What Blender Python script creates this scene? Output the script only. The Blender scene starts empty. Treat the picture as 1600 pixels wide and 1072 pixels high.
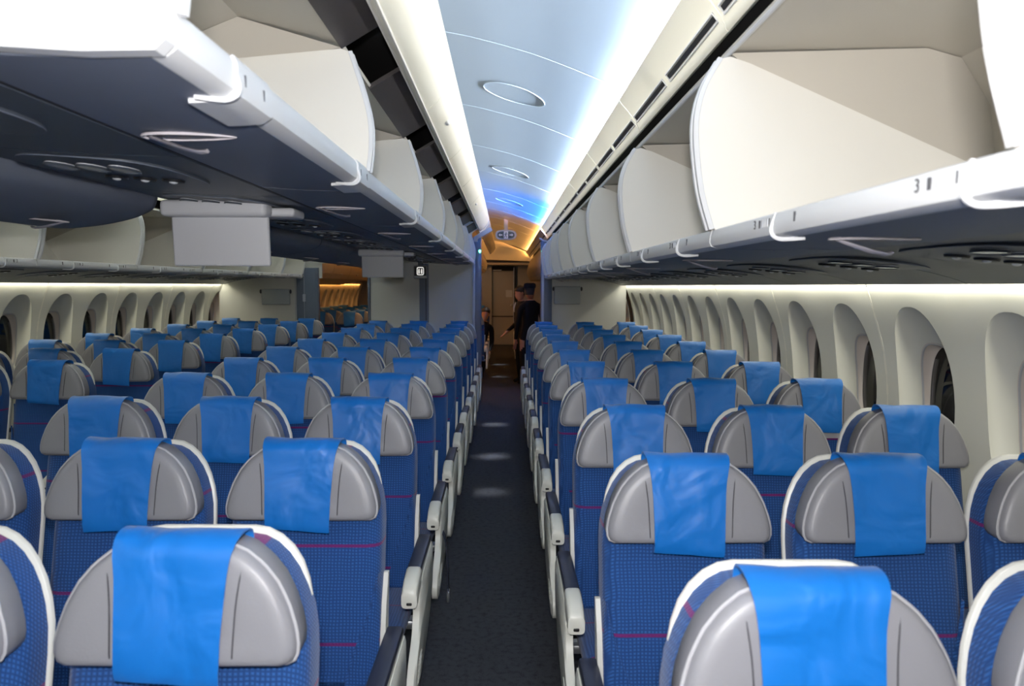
import bpy, bmesh, math, random
from mathutils import Vector, Matrix
random.seed(7)
scn = bpy.context.scene
COL = scn.collection
R = math.radians
EYE = 1.6                                   # camera height above the cabin floor

# ------------------------------------------------------------------ camera
cam_d = bpy.data.cameras.new('camera')
cam_d.sensor_width = 36.0
cam_d.lens = 36.0 * 1145 / 1600
cam_d.clip_start = 0.02
cam_d.dof.use_dof = True
cam_d.dof.focus_distance = 4.0
cam_d.dof.aperture_fstop = 5.0
cam = bpy.data.objects.new('camera', cam_d)
COL.objects.link(cam)
cam.location = (0, 0, EYE)
cam.rotation_mode = 'XYZ'
cam.matrix_world = (Matrix.Translation((0, 0, EYE)) @ Matrix.Rotation(R(-0.55), 4, 'Z')
                    @ Matrix.Rotation(R(90 - 4.44), 4, 'X') @ Matrix.Rotation(R(0.2), 4, 'Z'))
scn.camera = cam

# ------------------------------------------------------------------ world: night outside
w = bpy.data.worlds.new('night')
scn.world = w
w.use_nodes = True
bg = w.node_tree.nodes['Background']
bg.inputs[0].default_value = (0.026, 0.017, 0.011, 1)
bg.inputs[1].default_value = 0.6
scn.view_settings.view_transform = 'Standard'
scn.view_settings.look = 'None'
scn.view_settings.gamma = 1.0
scn.view_settings.use_curve_mapping = False
scn.view_settings.exposure = 0.0

# ------------------------------------------------------------------ lights
COVE_Z = EYE + 0.845
def area(name, loc, direction, sx, sy, power, color, spread=180):
    l = bpy.data.lights.new(name, 'AREA')
    l.shape = 'RECTANGLE'
    l.size, l.size_y = sx, sy
    l.energy = power
    l.color = color
    l.spread = R(spread)
    o = bpy.data.objects.new(name, l)
    COL.objects.link(o)
    o.location = loc
    o.rotation_euler = Vector(direction).to_track_quat('-Z', 'Y').to_euler()
    return o

FLASH_W, COVE_W, WASH_W = 38.0, 40.0, 2.7
# the photographer's flash, a hand above the lens
area('camera_flash', (0.0, -0.02, EYE + 0.13), (0, 1, -0.05), 0.09, 0.05, FLASH_W, (1.0, 0.97, 0.95))
# added fill light overhead, behind the photographer
area('overhead_fill_light', (-1.0, -1.3, EYE + 0.62), (0, 0.12, -1), 3.0, 1.2, 15.0, (0.95, 0.97, 1.0))
WHITE_LED, BLUE_LED, ORANGE_LED = (0.74, 0.86, 1.0), (0.05, 0.28, 1.0), (1.0, 0.40, 0.09)
def cove_lamps():
    y = -2.3
    while y < 18.0:
        L = 1.28
        yc = y + L / 2
        c = WHITE_LED if yc < 8.4 else (BLUE_LED if yc < 10.3 else ORANGE_LED)
        p = COVE_W * (0.56 if yc < 8.4 else (1.3 if yc < 10.3 else 0.40))
        for x, dx in ((0.60, -1.0), (2 * -1.105 - 0.60, 1.0)):
            ca, pa = (c, p) if x > 0 or yc > 10.3 else ((1.0, 0.92, 0.70), COVE_W * 1.1)
            cb = (1.0, 0.96, 0.86)
            for z, up, cc, pp in ((0.800, 0.6, ca, pa), (0.836, 0.0, cb, COVE_W * 0.22 if yc < 10.3 else 0)):
                if not pp: continue
                o = area('cove_light', (x, yc, EYE + z), (dx, 0, up), L * 0.98, 0.016, pp, cc)
                d = Vector((dx, 0, up)).normalized()
                xa = Vector((0, 1, 0)); za = -d; ya = za.cross(xa)
                o.rotation_euler = Matrix((xa, ya, za)).transposed().to_euler()
        if yc < 10.3:                              # lamps added behind the centre valances to brighten the valances across the aisles
            for x, dx in ((-0.262, 1.0), (-1.858, -1.0)):
                o = area('cove_light', (x, yc, EYE + 0.958), (dx, 0, -0.26), L * 0.98, 0.016, COVE_W * 0.017, (1.0, 0.96, 0.86), spread=14)
                d = Vector((dx, 0, -0.26)).normalized()
                xa = Vector((0, 1, 0)); za = -d; ya = za.cross(xa)
                o.rotation_euler = Matrix((xa, ya, za)).transposed().to_euler()
        y += L
cove_lamps()
def wash_lamps():
    for x, y0, y1, c, k, n in ((1.615, 0.0, 10.0, (1, 0.97, 0.80), 1.0, 4), (-3.83, 0.0, 10.0, (1, 0.96, 0.74), 1.0, 4),
                               (-3.83, 10.3, 19.5, (1.0, 0.40, 0.09), 0.6, 3), (1.615, 10.3, 19.5, (1.0, 0.42, 0.12), 0.04, 3)):
        L = (y1 - y0) / n
        for i in range(n):
            o = area('sidewall_light', (x, y0 + (i + 0.5) * L, EYE + 0.035), (0.0, 0, -1), L, 0.012, WASH_W * L * k, c)
            d = Vector((0.35 if x > 0 else -0.35, 0, -1)).normalized()
            xa = Vector((0, 1, 0)); za = -d; ya = za.cross(xa)
            o.rotation_euler = Matrix((xa, ya, za)).transposed().to_euler()
wash_lamps()
area('galley_ceiling_light', (-0.3, 19.3, EYE + 0.545), (0, 0, -1), 1.2, 0.3, 1.3, (1.0, 0.9, 0.66))
for yy, p_ in ((5.6, 0.16), (6.8, 0.26), (8.4, 0.26), (12.9, 0.2), (14.9, 0.2)):
    area('aisle_patch_light', (-0.33, yy, EYE + 0.755), (0.20, 0, -2.35), 0.16, 0.22, p_, (0.95, 0.97, 1.0), spread=7)  # narrow lamps added to cast light patches on the aisle carpet

# ================================================================== materials
MATS = {}
def mat(name, col, rough=0.5, metal=0.0, bump=0.0, bscale=200.0, var=0.0, vscale=3.0, coat=0.0, emis=None, estr=0.0, spec=0.5, sheen=0.0):
    m = bpy.data.materials.new(name)
    m.use_nodes = True
    nt = m.node_tree
    b = nt.nodes['Principled BSDF']
    b.inputs['Base Color'].default_value = (*col, 1)
    b.inputs['Roughness'].default_value = rough
    b.inputs['Metallic'].default_value = metal
    b.inputs['Specular IOR Level'].default_value = spec
    if coat: b.inputs['Coat Weight'].default_value = coat
    if sheen: b.inputs['Sheen Weight'].default_value = sheen
    if emis:
        b.inputs['Emission Color'].default_value = (*emis, 1)
        b.inputs['Emission Strength'].default_value = estr
    if var or bump:
        tc = nt.nodes.new('ShaderNodeTexCoord')
    if var:
        n = nt.nodes.new('ShaderNodeTexNoise')
        n.inputs['Scale'].default_value = vscale
        n.inputs['Detail'].default_value = 3
        nt.links.new(tc.outputs['Object'], n.inputs['Vector'])
        mx = nt.nodes.new('ShaderNodeMix'); mx.data_type = 'RGBA'
        mx.inputs[6].default_value = (*[c * (1 - var) for c in col], 1)
        mx.inputs[7].default_value = (*[min(1, c * (1 + var)) for c in col], 1)
        nt.links.new(n.outputs['Fac'], mx.inputs[0])
        nt.links.new(mx.outputs[2], b.inputs['Base Color'])
    if bump:
        n2 = nt.nodes.new('ShaderNodeTexNoise')
        n2.inputs['Scale'].default_value = bscale
        n2.inputs['Detail'].default_value = 2
        nt.links.new(tc.outputs['Object'], n2.inputs['Vector'])
        bp = nt.nodes.new('ShaderNodeBump')
        bp.inputs['Strength'].default_value = bump
        bp.inputs['Distance'].default_value = 0.002
        nt.links.new(n2.outputs['Fac'], bp.inputs['Height'])
        nt.links.new(bp.outputs['Normal'], b.inputs['Normal'])
    MATS[name] = m
    return m

mat('bin_white', (0.82, 0.80, 0.745), 0.45, var=0.02)
mat('bin_lip', (0.70, 0.71, 0.73), 0.4)
mat('bin_beige', (0.60, 0.565, 0.50), 0.55)
mat('underside', (0.175, 0.198, 0.255), 0.5, var=0.05, vscale=2, spec=0.3)  # light bin plastic darkened, the shade below put into its colour
mat('psu', (0.07, 0.083, 0.105), 0.42, spec=0.3)
mat('lens', (0.6, 0.62, 0.66), 0.15)
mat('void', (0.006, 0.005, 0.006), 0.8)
mat('dark_panel', (0.035, 0.028, 0.028), 0.5, var=0.1, vscale=6)
mat('valance', (0.84, 0.82, 0.72), 0.4)
mat('ceiling', (0.56, 0.66, 0.78), 0.55)  # white panels tinted blue, the LED wash put into the colour
mat('ceiling_seam', (0.62, 0.72, 0.83), 0.5)
mat('wall', (0.70, 0.70, 0.63), 0.5, var=0.02)
mat('dado', (0.42, 0.43, 0.44), 0.6)
mat('bezel', (0.60, 0.54, 0.50), 0.4)  # tan tint paints warm light onto the window frames
mat('partition', (0.60, 0.60, 0.57), 0.6, var=0.03, vscale=2)
mat('post', (0.10, 0.13, 0.19), 0.4)
mat('post_light', (0.42, 0.46, 0.56), 0.3)
mat('pocket', (0.36, 0.39, 0.41), 0.45)
mat('monitor', (0.62, 0.63, 0.67), 0.5)
mat('leather', (0.225, 0.225, 0.25), 0.42, bump=0.12, bscale=260, var=0.04)
mat('piping', (0.40, 0.40, 0.43), 0.45)
mat('stitch', (0.05, 0.05, 0.06), 0.7)
mat('shell', (0.62, 0.62, 0.585), 0.38)
mat('armrest', (0.74, 0.74, 0.68), 0.35)
mat('navy', (0.018, 0.022, 0.045), 0.45)
mat('black', (0.008, 0.008, 0.010), 0.5)
mat('metal', (0.55, 0.56, 0.58), 0.3, metal=0.9)
mat('handle_glint', (0.62, 0.58, 0.62), 0.25)  # pale colour paints the flash glint on the chrome lever and rim
mat('handle_dark', (0.05, 0.05, 0.06), 0.3)
mat('chrome', (0.85, 0.83, 0.85), 0.18, metal=1.0)
mat('door_grey', (0.30, 0.28, 0.25), 0.5, var=0.05)
mat('closed_bin', (0.50, 0.43, 0.33), 0.5)
mat('skin', (0.42, 0.20, 0.13), 0.6)
mat('hair', (0.012, 0.010, 0.010), 0.6)
mat('uniform', (0.005, 0.005, 0.007), 0.8, spec=0.2)
mat('scarf', (0.5, 0.5, 0.52), 0.7)
mat('sign_dark', (0.01, 0.03, 0.035), 0.3)
mat('sign_white', (0.8, 0.82, 0.82), 0.4)
mat('sign_grey', (0.45, 0.46, 0.48), 0.4)
mat('sign_lit', (0.9, 0.9, 0.88), 0.4, emis=(1, 0.97, 0.9), estr=0.9)
mat('green_led', (0.1, 0.8, 0.4), 0.4, emis=(0.15, 1.0, 0.55), estr=6.0)
mat('red_label', (0.4, 0.4, 0.43), 0.6)
mat('ink', (0.10, 0.10, 0.11), 0.6)
mat('ink_pale', (0.55, 0.56, 0.58), 0.6)

def cover_mat():
    m = mat('cover', (0.0, 0.135, 0.49), 0.47, sheen=0.1)
    nt = m.node_tree; b = nt.nodes['Principled BSDF']
    tc = nt.nodes.new('ShaderNodeTexCoord')
    oi = nt.nodes.new('ShaderNodeObjectInfo')
    ad = nt.nodes.new('ShaderNodeVectorMath'); ad.operation = 'ADD'
    cb = nt.nodes.new('ShaderNodeCombineXYZ')
    ml = nt.nodes.new('ShaderNodeMath'); ml.operation = 'MULTIPLY'; ml.inputs[1].default_value = 37.0
    nt.links.new(oi.outputs['Random'], ml.inputs[0])
    nt.links.new(ml.outputs[0], cb.inputs[0]); nt.links.new(ml.outputs[0], cb.inputs[2])
    nt.links.new(tc.outputs['Object'], ad.inputs[0]); nt.links.new(cb.outputs[0], ad.inputs[1])
    n = nt.nodes.new('ShaderNodeTexNoise'); n.inputs['Scale'].default_value = 7; n.inputs['Detail'].default_value = 2.5
    n.inputs['Distortion'].default_value = 0.6
    nt.links.new(ad.outputs[0], n.inputs['Vector'])
    bp = nt.nodes.new('ShaderNodeBump'); bp.inputs['Strength'].default_value = 0.75; bp.inputs['Distance'].default_value = 0.026
    nt.links.new(n.outputs['Fac'], bp.inputs['Height'])
    nt.links.new(bp.outputs['Normal'], b.inputs['Normal'])
cover_mat()

def fabric_mat(name, vertical, stripe=True):
    m = mat(name, (0.02, 0.08, 0.33), 0.85, spec=0.25, sheen=0.2)
    nt = m.node_tree; b = nt.nodes['Principled BSDF']
    tc = nt.nodes.new('ShaderNodeTexCoord')
    sp = nt.nodes.new('ShaderNodeSeparateXYZ')
    nt.links.new(tc.outputs['Object'], sp.inputs[0])
    def math_(op, a, bb=None):
        n = nt.nodes.new('ShaderNodeMath'); n.operation = op
        if isinstance(a, (int, float)): n.inputs[0].default_value = a
        else: nt.links.new(a, n.inputs[0])
        if bb is not None:
            if isinstance(bb, (int, float)): n.inputs[1].default_value = bb
            else: nt.links.new(bb, n.inputs[1])
        return n.outputs[0]
    nz = nt.nodes.new('ShaderNodeTexNoise'); nz.inputs['Scale'].default_value = 22
    nt.links.new(tc.outputs['Object'], nz.inputs['Vector'])
    if vertical:                                   # follow the weave round the cushion's edges
        yy = math_('SUBTRACT', sp.outputs[1], math_('MULTIPLY', sp.outputs[2], 0.2))
        xx = math_('ADD', sp.outputs[0], yy); axis = math_('ADD', sp.outputs[2], yy)
    else:
        xx = sp.outputs[0]; axis = sp.outputs[1]
    jit = math_('MULTIPLY', nz.outputs['Fac'], 5.0)
    sx = math_('SINE', math_('ADD', math_('MULTIPLY', xx, 2 * math.pi / 0.0095), jit))
    sz = math_('SINE', math_('ADD', math_('MULTIPLY', axis, 2 * math.pi / 0.0085), jit))
    h = math_('ADD', math_('MULTIPLY', math_('MAXIMUM', sx, sz), 0.5), 0.5)
    mx = nt.nodes.new('ShaderNodeMix'); mx.data_type = 'RGBA'
    mx.inputs[6].default_value = (0.026, 0.110, 0.345, 1)
    mx.inputs[7].default_value = (0.008, 0.042, 0.165, 1)
    nt.links.new(h, mx.inputs[0])
    # thin woven magenta stripe
    oi = nt.nodes.new('ShaderNodeObjectInfo')
    ph = math_('ADD', math_('DIVIDE', sp.outputs[2] if vertical else sp.outputs[1], 0.26), oi.outputs['Random'])
    fr = math_('FRACT', ph)
    st = math_('LESS_THAN', fr, 0.033 if stripe else -1.0)
    mx2 = nt.nodes.new('ShaderNodeMix'); mx2.data_type = 'RGBA'
    mx2.inputs[7].default_value = (0.13, 0.012, 0.12, 1)
    nt.links.new(st, mx2.inputs[0]); nt.links.new(mx.outputs[2], mx2.inputs[6])
    nt.links.new(mx2.outputs[2], b.inputs['Base Color'])
    bp = nt.nodes.new('ShaderNodeBump'); bp.inputs['Strength'].default_value = 0.5; bp.inputs['Distance'].default_value = 0.0015
    bp.invert = True
    nt.links.new(h, bp.inputs['Height']); nt.links.new(bp.outputs['Normal'], b.inputs['Normal'])
fabric_mat('fabric', True)
fabric_mat('fabric_seat', False)
fabric_mat('fabric_bolster', True, False)

def carpet_mat():
    m = mat('carpet', (0.035, 0.037, 0.043), 0.95, spec=0.1)
    nt = m.node_tree; b = nt.nodes['Principled BSDF']
    tc = nt.nodes.new('ShaderNodeTexCoord')
    n = nt.nodes.new('ShaderNodeTexNoise'); n.inputs['Scale'].default_value = 230; n.inputs['Detail'].default_value = 3
    n2 = nt.nodes.new('ShaderNodeTexNoise'); n2.inputs['Scale'].default_value = 35; n2.inputs['Detail'].default_value = 3
    for k in (n, n2): nt.links.new(tc.outputs['Object'], k.inputs['Vector'])
    ad = nt.nodes.new('ShaderNodeMath'); ad.operation = 'ADD'
    nt.links.new(n.outputs['Fac'], ad.inputs[0]); nt.links.new(n2.outputs['Fac'], ad.inputs[1])
    cr = nt.nodes.new('ShaderNodeValToRGB')
    cr.color_ramp.elements[0].position = 0.75; cr.color_ramp.elements[0].color = (0.030, 0.032, 0.039, 1)
    cr.color_ramp.elements[1].position = 1.25; cr.color_ramp.elements[1].color = (0.055, 0.058, 0.068, 1)
    hf = nt.nodes.new('ShaderNodeMath'); hf.operation = 'MULTIPLY'; hf.inputs[1].default_value = 1.0
    nt.links.new(ad.outputs[0], hf.inputs[0]); nt.links.new(hf.outputs[0], cr.inputs[0])
    nt.links.new(cr.outputs[0], b.inputs['Base Color'])
    bp = nt.nodes.new('ShaderNodeBump'); bp.inputs['Strength'].default_value = 0.3; bp.inputs['Distance'].default_value = 0.002
    nt.links.new(n.outputs['Fac'], bp.inputs['Height']); nt.links.new(bp.outputs['Normal'], b.inputs['Normal'])
carpet_mat()

def pane_mat():
    m = bpy.data.materials.new('pane'); m.use_nodes = True
    nt = m.node_tree; nt.nodes.clear()
    out = nt.nodes.new('ShaderNodeOutputMaterial')
    tr = nt.nodes.new('ShaderNodeBsdfTransparent'); tr.inputs[0].default_value = (0.75, 0.78, 0.82, 1)
    gl = nt.nodes.new('ShaderNodeBsdfGlossy'); gl.inputs['Roughness'].default_value = 0.02
    lw = nt.nodes.new('ShaderNodeFresnel'); lw.inputs[0].default_value = 1.5
    mx = nt.nodes.new('ShaderNodeMixShader')
    nt.links.new(lw.outputs[0], mx.inputs[0]); nt.links.new(tr.outputs[0], mx.inputs[1]); nt.links.new(gl.outputs[0], mx.inputs[2])
    nt.links.new(mx.outputs[0], out.inputs[0])
    MATS['pane'] = m
pane_mat()

# ================================================================== mesh helpers
class MB:
    """collects shapes; build() links them as one mesh object"""
    def __init__(s): s.v = []; s.f = []
    def add(s, v, f):
        o = len(s.v); s.v += [tuple(p) for p in v]; s.f += [tuple(i + o for i in q) for q in f]; return s
    def prism(s, prof, a0, a1, axis='y'):
        n = len(prof)
        def P(p, a):
            return (p[0], a, p[1]) if axis == 'y' else ((a, p[0], p[1]) if axis == 'x' else (p[0], p[1], a))
        v = [P(p, a0) for p in prof] + [P(p, a1) for p in prof]
        f = [(i, (i + 1) % n, n + (i + 1) % n, n + i) for i in range(n)]
        f += [tuple(range(n))[::-1], tuple(range(n, 2 * n))]
        return s.add(v, f)
    def sheet(s, prof, a0, a1, t, axis='y'):
        """open polyline extruded, thickened by t to its left-hand side"""
        pts = [Vector(p) for p in prof]; off = []
        for i, p in enumerate(pts):
            d = (pts[min(i + 1, len(pts) - 1)] - pts[max(i - 1, 0)]).normalized()
            off.append(p + Vector((-d.y, d.x)) * t)
        n = len(pts)
        v = []; f = []
        def P(p, a): return (p[0], a, p[1]) if axis == 'y' else (a, p[0], p[1])
        v += [P(p, a0) for p in pts] + [P(p, a1) for p in pts] + [P(p, a0) for p in off] + [P(p, a1) for p in off]
        for i in range(n - 1):
            f.append((i, i + 1, n + i + 1, n + i))
            f.append((2 * n + i + 1, 2 * n + i, 3 * n + i, 3 * n + i + 1))
            f.append((i + 1, i, 2 * n + i, 2 * n + i + 1))
            f.append((n + i, n + i + 1, 3 * n + i + 1, 3 * n + i))
        f.append((0, n, 3 * n, 2 * n)); f.append((2 * n - 1, n - 1, 3 * n - 1, 4 * n - 1))
        return s.add(v, f)
    def box(s, x0, x1, y0, y1, z0, z1, bev=0.0, seg=2):
        bm = bmesh.new()
        bmesh.ops.create_cube(bm, size=1)
        for q in bm.verts:
            q.co = Vector(((x0 + x1) / 2 + q.co.x * (x1 - x0), (y0 + y1) / 2 + q.co.y * (y1 - y0), (z0 + z1) / 2 + q.co.z * (z1 - z0)))
        if bev: bmesh.ops.bevel(bm, geom=bm.edges[:], offset=bev, segments=seg, affect='EDGES', profile=0.5)
        bm.verts.index_update()
        s.add([q.co[:] for q in bm.verts], [[q.index for q in g.verts] for g in bm.faces]); bm.free()
        return s
    def tube(s, pts, r, n=6, closed=False, rads=None):
        pts = [Vector(p) for p in pts]; m = len(pts); v = []; f = []
        up = None
        for i, p in enumerate(pts):
            if closed: d = pts[(i + 1) % m] - pts[i - 1]
            else: d = pts[min(i + 1, m - 1)] - pts[max(i - 1, 0)]
            d.normalize()
            if up is None:
                up = Vector((0, 0, 1)) if abs(d.z) < 0.9 else Vector((1, 0, 0))
            a = d.cross(up)
            if a.length < 1e-4: a = d.cross(Vector((0.3, 1, 0.2)))
            a.normalize(); b = a.cross(d).normalized(); up = b
            rr = rads[i] if rads else r
            for k in range(n):
                t = 2 * math.pi * k / n
                v.append(p + a * rr * math.cos(t) + b * rr * math.sin(t))
        for i in range(m if closed else m - 1):
            j = (i + 1) % m
            for k in range(n):
                f.append((i * n + k, i * n + (k + 1) % n, j * n + (k + 1) % n, j * n + k))
        if not closed:
            f.append(tuple(range(n))[::-1]); f.append(tuple(range((m - 1) * n, m * n)))
        return s.add(v, f)
    def loft(s, rings, cap=True):
        n = len(rings[0]); v = []; f = []
        for r_ in rings: v += [tuple(p) for p in r_]
        for i in range(len(rings) - 1):
            for k in range(n):
                f.append((i * n + k, i * n + (k + 1) % n, (i + 1) * n + (k + 1) % n, (i + 1) * n + k))
        if cap:
            f.append(tuple(range(n))[::-1]); f.append(tuple(range((len(rings) - 1) * n, len(rings) * n)))
        return s.add(v, f)
    def ell(s, c, rx, ry, rz, nu=14, nv=8):
        v = []; f = []
        for j in range(1, nv):
            ph = math.pi * j / nv
            for i in range(nu):
                t = 2 * math.pi * i / nu
                v.append((c[0] + rx * math.sin(ph) * math.cos(t), c[1] + ry * math.sin(ph) * math.sin(t), c[2] + rz * math.cos(ph)))
        v.append((c[0], c[1], c[2] + rz)); v.append((c[0], c[1], c[2] - rz))
        T = len(v) - 2
        for j in range(nv - 2):
            for i in range(nu):
                f.append((j * nu + i, (j + 1) * nu + i, (j + 1) * nu + (i + 1) % nu, j * nu + (i + 1) % nu))
        for i in range(nu):
            f.append((T, i, (i + 1) % nu)); f.append((T + 1, (nv - 2) * nu + (i + 1) % nu, (nv - 2) * nu + i))
        return s.add(v, f)
    def mirror_x(s, xc):
        s.v = [(2 * xc - p[0], p[1], p[2]) for p in s.v]; s.f = [q[::-1] for q in s.f]; return s
    def mesh(s, name, m, smooth=35):
        me = bpy.data.meshes.new(name)
        me.from_pydata(s.v, [], s.f)
        bm = bmesh.new(); bm.from_mesh(me)
        bmesh.ops.recalc_face_normals(bm, faces=bm.faces[:])
        bm.to_mesh(me); bm.free()
        if smooth:
            for p in me.polygons: p.use_smooth = True
            me.set_sharp_from_angle(angle=R(smooth))
        me.materials.append(MATS[m])
        return me
    def build(s, name, m, parent=None, smooth=35, loc=None):
        return link(name, s.mesh(name, m, smooth), parent, loc)

def link(name, me, parent=None, loc=None):
    o = bpy.data.objects.new(name, me)
    COL.objects.link(o)
    if parent: o.parent = parent
    if loc: o.location = loc
    return o
def tag(o, label=None, cat=None, group=None, kind=None):
    if label: o['label'] = label
    if cat: o['category'] = cat
    if group: o['group'] = group
    if kind: o['kind'] = kind
    return o
def empty(name, loc=(0, 0, 0)):
    o = bpy.data.objects.new(name, None); COL.objects.link(o)
    o.location = loc; o.empty_display_size = 0.1
    return o
def copy_tree(o, parent=None):
    c = o.copy(); COL.objects.link(c); c.parent = parent
    for ch in list(o.children): copy_tree(ch, c)
    return c
def interp(tab, t):
    if t <= tab[0][0]: return tab[0][1]
    for (a, va), (b, vb) in zip(tab, tab[1:]):
        if t <= b:
            k = (t - a) / (b - a)
            return va + (vb - va) * k
    return tab[-1][1]
def spline(pts, n=6):
    """Catmull-Rom through 2D/3D points"""
    P = [Vector(p) for p in pts]; out = []
    for i in range(len(P) - 1):
        p0, p1, p2, p3 = P[max(i - 1, 0)], P[i], P[i + 1], P[min(i + 2, len(P) - 1)]
        for k in range(n):
            t = k / n
            out.append(0.5 * ((2 * p1) + (p2 - p0) * t + (2 * p0 - 5 * p1 + 4 * p2 - p3) * t * t + (3 * p1 - p0 - 3 * p2 + p3) * t ** 3))
    out.append(P[-1])
    return [tuple(p) for p in out]
ORD = ['first', 'second', 'third', 'fourth', 'fifth', 'sixth', 'seventh', 'eighth', 'ninth', 'tenth', 'eleventh', 'twelfth', 'thirteenth',
       'fourteenth', 'fifteenth', 'sixteenth', 'seventeenth', 'eighteenth', 'nineteenth', 'twentieth']
Z = lambda prof: [(p[0], p[1] + EYE) for p in prof]

# ================================================================== the cabin shell
Y0, Y1, YEND = -2.4, 10.05, 20.6
XC = -1.105                                    # mirror plane of the sides
fl = MB().box(-4.0, 1.78, Y0, YEND, -0.06, 0.0).build('floor', 'carpet', smooth=0)
tag(fl, 'dark grey carpet of the cabin and aisle', 'floor', kind='structure')

# --- ceiling: vault panels, each a piece with a raised seam at its joint
half = [(0.70, 0.79), (0.665, 0.855), (0.60, 0.872), (0.54, 0.868), (0.49, 0.876), (0.40, 0.909), (0.30, 0.949), (0.118, 1.014), (-0.08, 1.068), (-0.265, 1.106), (-0.55, 1.14), (-0.85, 1.155), (-1.105, 1.16)]
vault = half + [(2 * XC - x, z) for x, z in half[-2::-1]]
ceil = empty('ceiling', (0, 0, 0)); tag(ceil, 'pale vaulted ceiling of curved panels above the aisle', 'ceiling', kind='structure')
seams = [-2.4, -1.82, -0.54, 0.74, 2.02, 3.3, 4.58, 5.86, 7.14, 8.42, 9.70, 10.5, 11.8, 13.1, 14.4, 15.7, 17.0, 18.0]
for a, b in zip(seams, seams[1:]):
    p = MB().sheet(Z(spline(vault, 3)), a + 0.004, b - 0.004, -0.02)
    p.build('ceiling_panel', 'ceiling', ceil)
    MB().sheet(Z(spline(vault, 3)), b - 0.006, b + 0.006, 0.0018).build('seam_strip', 'ceiling_seam', ceil)
for yc in (1.4, 4.05, 6.75, 9.1):
    # oval access cover: raised rim following the vault
    def vz(x):
        t = sorted(half); return interp([(q[0], q[1]) for q in t], x)
    ring = []
    for k in range(40):
        t = 2 * math.pi * k / 40
        x = 0.045 + 0.165 * math.cos(t); ring.append((x, yc + 0.165 * math.sin(t), EYE + vz(x) - 0.001))
    MB().tube(ring, 0.0028, 5, closed=True).build('oval_cover_rim', 'ceiling_seam', ceil)
# lowered end of the vault ahead of the rear galley
MB().prism(Z([(0.68, 0.775), (0.50, 0.84), (-0.4, 1.2), (-1.105, 1.3), (-1.8, 1.2), (-2.7, 0.84), (-2.9, 0.775), (-2.9, 0.62), (-1.1, 0.66), (0.3, 0.62), (0.68, 0.6)]), 18.0, 18.06).build('end_arch', 'valance', ceil)

# --- side walls with window bays
wall_tab = [(0.0, 1.69), (0.4, 1.745), (0.8, 1.765), (1.1, 1.762), (1.3, 1.736), (1.45, 1.694), (1.55, 1.660), (1.6, 1.640), (1.68, 1.625)]
WP = spline([(z, x) for z, x in wall_tab], 4)
def wall_x(z): return interp(WP, z)
def superloop(cy, cz, a, b, e, n):
    out = []
    for k in range(n):
        t = 2 * math.pi * (k + 0.5) / n
        c, s_ = math.cos(t), math.sin(t)
        out.append((cy + a * math.copysign(abs(c) ** (2 / e), c), cz + b * math.copysign(abs(s_) ** (2 / e), s_)))
    return out
NW = 48
ZB, ZT = 0.66, 1.68
def bay_rings(yc, w):
    """rings of (y, z, depth) from the bay's border to the window opening"""
    outer = superloop(yc, 1.165, 0.205, 0.355, 2.3, NW)
    inner = superloop(yc, 1.135, 0.142, 0.235, 2.9, NW)
    border = []
    for y, z in outer:
        dy, dz = y - yc, z - 1.165
        s_ = min((w / 2) / abs(dy) if abs(dy) > 1e-6 else 1e9, ((ZT - 1.165) if dz > 0 else (1.165 - ZB)) / abs(dz) if abs(dz) > 1e-6 else 1e9)
        border.append((yc + dy * s_, 1.165 + dz * s_))
    rings = [[(y, z, 0.0) for y, z in border]]
    for t in (0.35, 0.75): rings.append([(b_[0] + (o_[0] - b_[0]) * t, b_[1] + (o_[1] - b_[1]) * t, 0.0) for b_, o_ in zip(border, outer)])
    for t, d in ((0.0, 0.0), (0.01, 0.006), (0.06, 0.018), (0.3, 0.040), (0.6, 0.058), (0.9, 0.069), (1.0, 0.07)):
        rings.append([(o_[0] + (i_[0] - o_[0]) * t, o_[1] + (i_[1] - o_[1]) * t, d) for o_, i_ in zip(outer, inner)])
    return rings, inner
def bay(mb, yc, w, mir):
    rings, inner = bay_rings(yc, w)
    v = []; f = []
    for r_ in rings: v += [(wall_x(z) + d, y, z) for y, z, d in r_]
    m = len(rings)
    for i in range(m - 1):
        for k in range(NW):
            f.append((i * NW + k, i * NW + (k + 1) % NW, (i + 1) * NW + (k + 1) % NW, (i + 1) * NW + k))
    # square off the bay's corners
    for sy in (-1, 1):
        for zc in (ZB, ZT):
            best = sorted(range(NW), key=lambda k: abs(rings[0][k][0] - (yc + sy * w / 2)) + abs(rings[0][k][1] - zc))[:2]
            c = len(v); v.append((wall_x(zc), yc + sy * w / 2, zc)); f.append((best[0], best[1], c))
    b = MB().add(v, f)
    if mir: b.mirror_x(XC)
    mb.add(b.v, b.f)
    return inner
nwin = [0]
SIDE = {False: 'the near side', True: 'the far side'}
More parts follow.
